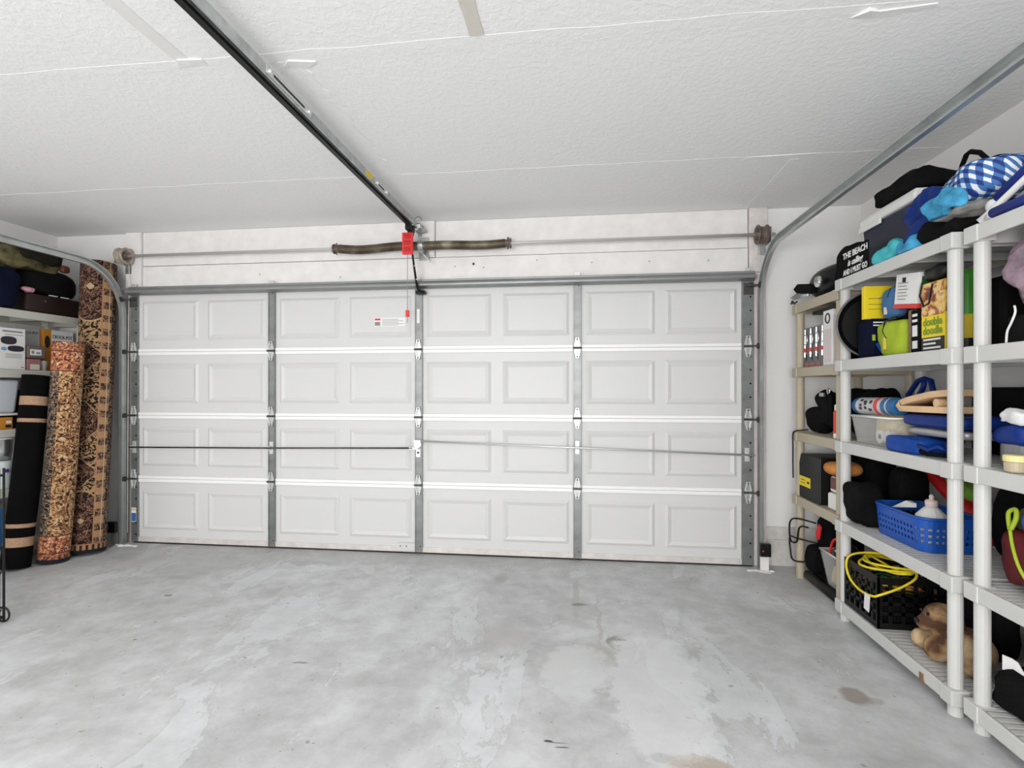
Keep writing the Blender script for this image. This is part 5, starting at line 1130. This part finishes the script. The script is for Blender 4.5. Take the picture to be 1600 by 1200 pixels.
# ================================================================== left unit
T = 1.8925
s = thing('suitcase', (-4.27, 3.67, T), 'dark brown leather suitcase on the left unit top board', 'suitcase')
part('case', MB().box(-4.42, -4.13, 3.50, 3.97, T, T+.145), F_BROWN, s, bevel=.018)
part('lock_stud', MB().cyl((-4.13, 3.64, T+.095), (-4.124, 3.64, T+.095), .008, n=10), CHROME, s)
part('lid_seam', MB().box(-4.1305, -4.1285, 3.52, 3.95, T+.104, T+.107), BLACK, s)
solo('duffel_bag', MB().blob((-4.25, 3.715, T+.242), (.135, .235, .095), e=.55, amp=.03, freq=6, seed=91, floor=T+.147), F_BLACK, 'black soft bag lying on the brown suitcase', 'bag', smooth=True)
b = thing('canvas_jacket', (-4.26, 3.59, T+.29), 'olive canvas jacket folded on the black soft bag', 'jacket')
part('cloth', MB().blob((-4.26, 3.60, T+.395), (.13, .25, .075), e=.6, amp=.05, freq=7, seed=92, fold=.02), F_OLIVE, b, smooth=True)
part('dark_panel', MB().blob((-4.25, 3.62, T+.450), (.125, .22, .075), e=.6, amp=.03, freq=7, seed=93), fab('dark_olive', (.018, .016, .010)), b, smooth=True)
part('leather_tab', MB().blob((-4.15, 3.815, T+.385), (.025, .035, .03), e=.6, nu=14, nv=10), M('tab_leather', (.10, .035, .02), .5), b, smooth=True)
solo('navy_sack', MB().blob((-4.22, 3.33, T+.15), (.13, .125, .16), e=.6, amp=.05, freq=6, seed=94, floor=T), F_NAVY, 'navy soft bag at the near end of the left top board', 'bag', smooth=True)
solo('patterned_pouch', MB().blob((-4.140, 3.515, T+.165), (.018, .045, .016), e=.7, amp=.01, freq=20, seed=95), M('pink_pattern', (.62, .30, .38), .5, var=.5, vscale=40), 'pink patterned pouch tucked under the black bag', 'pouch', smooth=True)
for yy, w in ((3.715, 'nearer'), (3.81, 'farther')):
    solo('paper_slip', MB().box(-4.150, -4.134, yy-.03, yy+.03, T+.1465, T+.153), CARDW, 'white paper slip on the brown suitcase, %s one' % w, 'paper', 'paper slips')
T = ZB[2]+.0015
TXT = INK
def carton(name, x0, x1, y0, y1, z, h, mat, label, bevel=.002):
    t = thing(name, ((x0+x1)/2, (y0+y1)/2, z), label, 'box'); o = part('carton', MB().box(x0, x1, y0, y1, z, z+h), mat, t, bevel=bevel); return t, o
FX = V(0, 1, 0)
t, o = carton('grill_box', -4.34, -4.135, 3.31, 3.495, T, .305, CARDW, 'white box with black grill pictures on the left unit')
xs = -4.1349
part('text_line', MB().box(xs, xs+.001, 3.335, 3.475, T+.274, T+.286), GREYINK, o)
part('text_line', MB().box(xs, xs+.001, 3.35, 3.48, T+.254, T+.258), GREYINK, o)
part('grill_print', MB().prism([(x*.055, .5*math.copysign(abs(zz)**.6, zz)*.06) for x, zz in [(math.cos(i*math.pi/10), math.sin(i*math.pi/10)) for i in range(20)]], (xs, 3.378, T+.213), (0, 1, 0), (0, 0, 1), (.001, 0, 0)), M('charcoal_print', (.03, .03, .04), .5), o)
part('grill_print', MB().prism([(x*.058, .5*math.copysign(abs(zz)**.6, zz)*.045) for x, zz in [(math.cos(i*math.pi/10), math.sin(i*math.pi/10)) for i in range(20)]], (xs, 3.428, T+.155), (0, 1, 0), (0, 0, 1), (.001, 0, 0)), M('charcoal_print', (.03, .03, .04), .5), o)
part('blue_print', MB().prism([(x*.02, zz*.014) for x, zz in [(math.cos(i*math.pi/8), math.sin(i*math.pi/8)) for i in range(16)]], (xs, 3.345, T+.150), (0, 1, 0), (0, 0, 1), (.001, 0, 0)), M('pale_blue_print', (.2, .35, .6), .5), o)
for k in range(4): part('text_line', MB().box(xs, xs+.001, 3.355, 3.47, T+.085+k*.009, T+.089+k*.009), CARDG, o)
part('text_line', MB().box(xs, xs+.001, 3.465, 3.485, T+.015, T+.020), INK, o)
t, o = carton('slow_cooker_box', -4.40, -4.24, 3.51, 3.695, T, .33, CARDG, 'grey slow cooker box half hidden behind the small brown box')
text('lettering', 'CROCK-POT', .030, TXT, o, (-4.2399, 3.615, T+.295), FX, LZ, sx=.8)
t, o = carton('slow_cooker_box', -4.40, -4.225, 3.71, 3.96, T, .335, CARDW, 'white slow cooker box with orange end on the left unit')
part('orange_end', MB().box(-4.399, -4.226, 3.7025, 3.7098, T, T+.334), CARDO, o)
part('orange_face', MB().box(-4.2249, -4.2240, 3.71, 3.772, T, T+.334), CARDO, o)
part('pot_print', MB().prism([(x*.022, zz*.05) for x, zz in [(math.cos(i*math.pi/8), math.sin(i*math.pi/8)) for i in range(16)]], (-4.2239, 3.741, T+.235), (0, 1, 0), (0, 0, 1), (.001, 0, 0)), INK, o)
text('lettering', 'CROCK-POT', .038, TXT, o, (-4.2249, 3.867, T+.280), FX, LZ, sx=.78, bold=.0005)
part('pot_print', MB().prism([(x*.07, zz*.020) for x, zz in [(math.cos(i*math.pi/10), math.sin(i*math.pi/10)) for i in range(20)]], (-4.2249, 3.867, T+.185), (0, 1, 0), (0, 0, 1), (.001, 0, 0)), INK, o)
part('food_print', MB().prism([(x*.05, zz*.011) for x, zz in [(math.cos(i*math.pi/10), math.sin(i*math.pi/10)) for i in range(20)]], (-4.2238, 3.867, T+.190), (0, 1, 0), (0, 0, 1), (.001, 0, 0)), M('stew_print', (.55, .35, .15), .5), o)
part('pot_print', MB().prism([(-.06, .0), (.06, 0), (.045, -.05), (-.045, -.05)][::-1], (-4.2249, 3.867, T+.175), (0, 1, 0), (0, 0, 1), (.001, 0, 0)), INK, o)
part('knob_print', MB().tube([V(-4.2242, 3.867+.014*math.cos(a), T+.208+.016*math.sin(a)) for a in [math.pi*i/8 for i in range(9)]], .003, n=5), INK, o)
t, o = carton('small_box', -4.22, -4.135, 3.51, 3.655, T+.09, .10, M('taupe_card', (.15, .12, .10), .5), 'small taupe box with a white label on the left unit', .012)
part('label_print', MB().box(-4.1349, -4.1340, 3.53, 3.615, T+.115, T+.16), CARDW, o)
part('text_line', MB().box(-4.1339, -4.1332, 3.54, 3.56, T+.125, T+.15).box(-4.1339, -4.1332, 3.575, 3.605, T+.125, T+.14), GREYINK, o)
t, o = carton('small_carton', -4.215, -4.135, 3.51, 3.61, T, .085, M('dull_pink_card', (.36, .16, .15), .5), 'small dull pink carton under the taupe box')
part('label_print', MB().box(-4.1349, -4.1340, 3.53, 3.6, T+.004, T+.045), M('cream_label', (.66, .66, .58), .5), o)
solo('grey_cup', MB().lathe([(.001, 0), (.022, 0), (.034, .075), (.032, .075), (.020, .005)], (-4.17, 3.655, T), n=18), M('grey_ceramic', (.38, .38, .36), .4), 'grey tapered cup beside the dull pink carton', 'cup')
T = ZB[1]+.0015
b = thing('storage_tub', (-4.26, 3.26, T), 'white storage tub with lid on the left unit third board', 'tub')
part('tub', MB().frustum([(-4.38, 3.16, T+.115), (-4.16, 3.16, T+.115), (-4.16, 3.45, T+.115), (-4.38, 3.45, T+.115)], [(-4.39, 3.14, T+.36), (-4.145, 3.14, T+.36), (-4.145, 3.47, T+.36), (-4.39, 3.47, T+.36)]), M('pale_tub', (.62, .66, .72), .4), b, bevel=.02)
part('lid', MB().box(-4.40, -4.13, 3.13, 3.53, T+.098, T+.114), P_WHITE, b, bevel=.004)
solo('black_carton', MB().box(-4.40, -4.16, 3.545, 3.76, T, T+.285), BLACKM, 'black carton behind the striped black rug', 'box', bevel=.004)
t, o = carton('orange_box', -4.30, -4.135, 3.31, 3.405, T, .085, CARDO, 'small orange and white box on the left unit')
part('white_side', MB().box(-4.299, -4.134, 3.295, 3.3095, T, T+.085), CARDW, o)
part('print', MB().box(-4.1349, -4.134, 3.36, 3.395, T+.04, T+.06), CARDW, o); part('print', MB().box(-4.1349, -4.134, 3.355, 3.395, T+.01, T+.03), INK, o)
solo('dark_box', MB().box(-4.40, -4.14, 3.10, 3.29, T, T+.097), BLACKM, 'flat black box under the white storage tub', 'box', bevel=.004)
solo('dark_box', MB().box(-4.33, -4.145, 3.415, 3.462, T, T+.097), BLACKM, 'slim black box beside the small orange box', 'box', bevel=.004)
T = ZB[0]+.0015
j = thing('steel_pitcher', (-4.20, 3.38, T), 'shiny steel pitcher on the left unit', 'pitcher')
part('vessel', MB().lathe([(.001, .205), (.05, .205), (.062, .27), (.068, .36), (.072, .365), (.064, .36), (.058, .27), (.001, .215)], (-4.20, 3.38, T), n=28), STEEL, j, smooth=True)
part('handle', MB().tube([(-4.16, 3.32, T+.34), (-4.15, 3.29, T+.33), (-4.15, 3.28, T+.28), (-4.17, 3.32, T+.24)], .007, n=8), STEEL, j, smooth=True)
part('rim', MB().lathe([(.074, .362), (.076, .37), (.060, .372)], (-4.20, 3.38, T), n=28), P_WHITE, j)
b = thing('white_pail', (-4.21, 3.37, T), 'white pail with purple mark under the steel pitcher', 'pail')
part('pail', MB().lathe([(.001, 0), (.070, 0), (.085, .19), (.088, .203), (.001, .204)], (-4.21, 3.37, T), n=28), M('pale_green_pail', (.66, .72, .70), .4), b, smooth=False)
part('purple_print', MB().box(-4.128, -4.122, 3.345, 3.37, T+.12, T+.145), M('purple_print', (.10, .04, .30), .5), b)
T = .1325
t, o = carton('blue_tote_box', -4.36, -4.135, 3.15, 3.345, T, .31, M('blue_storage', (.03, .16, .42), .4), 'blue storage box low on the left unit', .01)
solo('book', MB().box(-4.34, -4.14, 3.14, 3.35, T+.311, T+.335), CARDBR, 'brown book lying on the blue storage box', 'book', bevel=.002)

# black wire rack at the left edge of the view
w = thing('wire_rack', (-3.30, 2.45, 0), 'black wire rack with looped feet at the left edge', 'rack')
rx0, rx1, ry0, ry1 = -3.62, -3.165, 2.36, 2.56
mb = MB()
for x, y_ in ((rx0, ry0), (rx1, ry0), (rx0, ry1), (rx1, ry1)): mb = part('upright', MB().tube([(x, y_, .012), (x, y_, .86)], .006, n=8).tube([(x-.028, y_, .03), (x-.028, y_, .86)], .0035, n=6), BLACK, w)
for z in (.03, .42, .82):
    part('basket_ring', MB().tube([(rx0, ry0, z), (rx1, ry0, z), (rx1, ry1, z), (rx0, ry1, z)], .006, n=6, closed=True), BLACK, w)
    for k in range(1, 9):
        x = rx0+(rx1-rx0)*k/9; part('wire', MB().tube([(x, ry0, z), (x, ry1, z)], .0025, n=5), BLACK, w)
for z0 in (.03, .24):
    for y_ in (ry0, ry1):
        pts = [(rx0+(rx1-rx0)*k/12, y_, z0+(.0 if k % 2 else .07)) for k in range(13)]
        part('zigzag', MB().tube(pts, .0028, n=5), BLACK, w)
part('foot_loop', MB().tube(loop((rx1-.005, ry1, .045), .04, (1, 0, 0), (0, 0, 1), n=16)[:-1], .005, n=6, closed=True), BLACK, w)
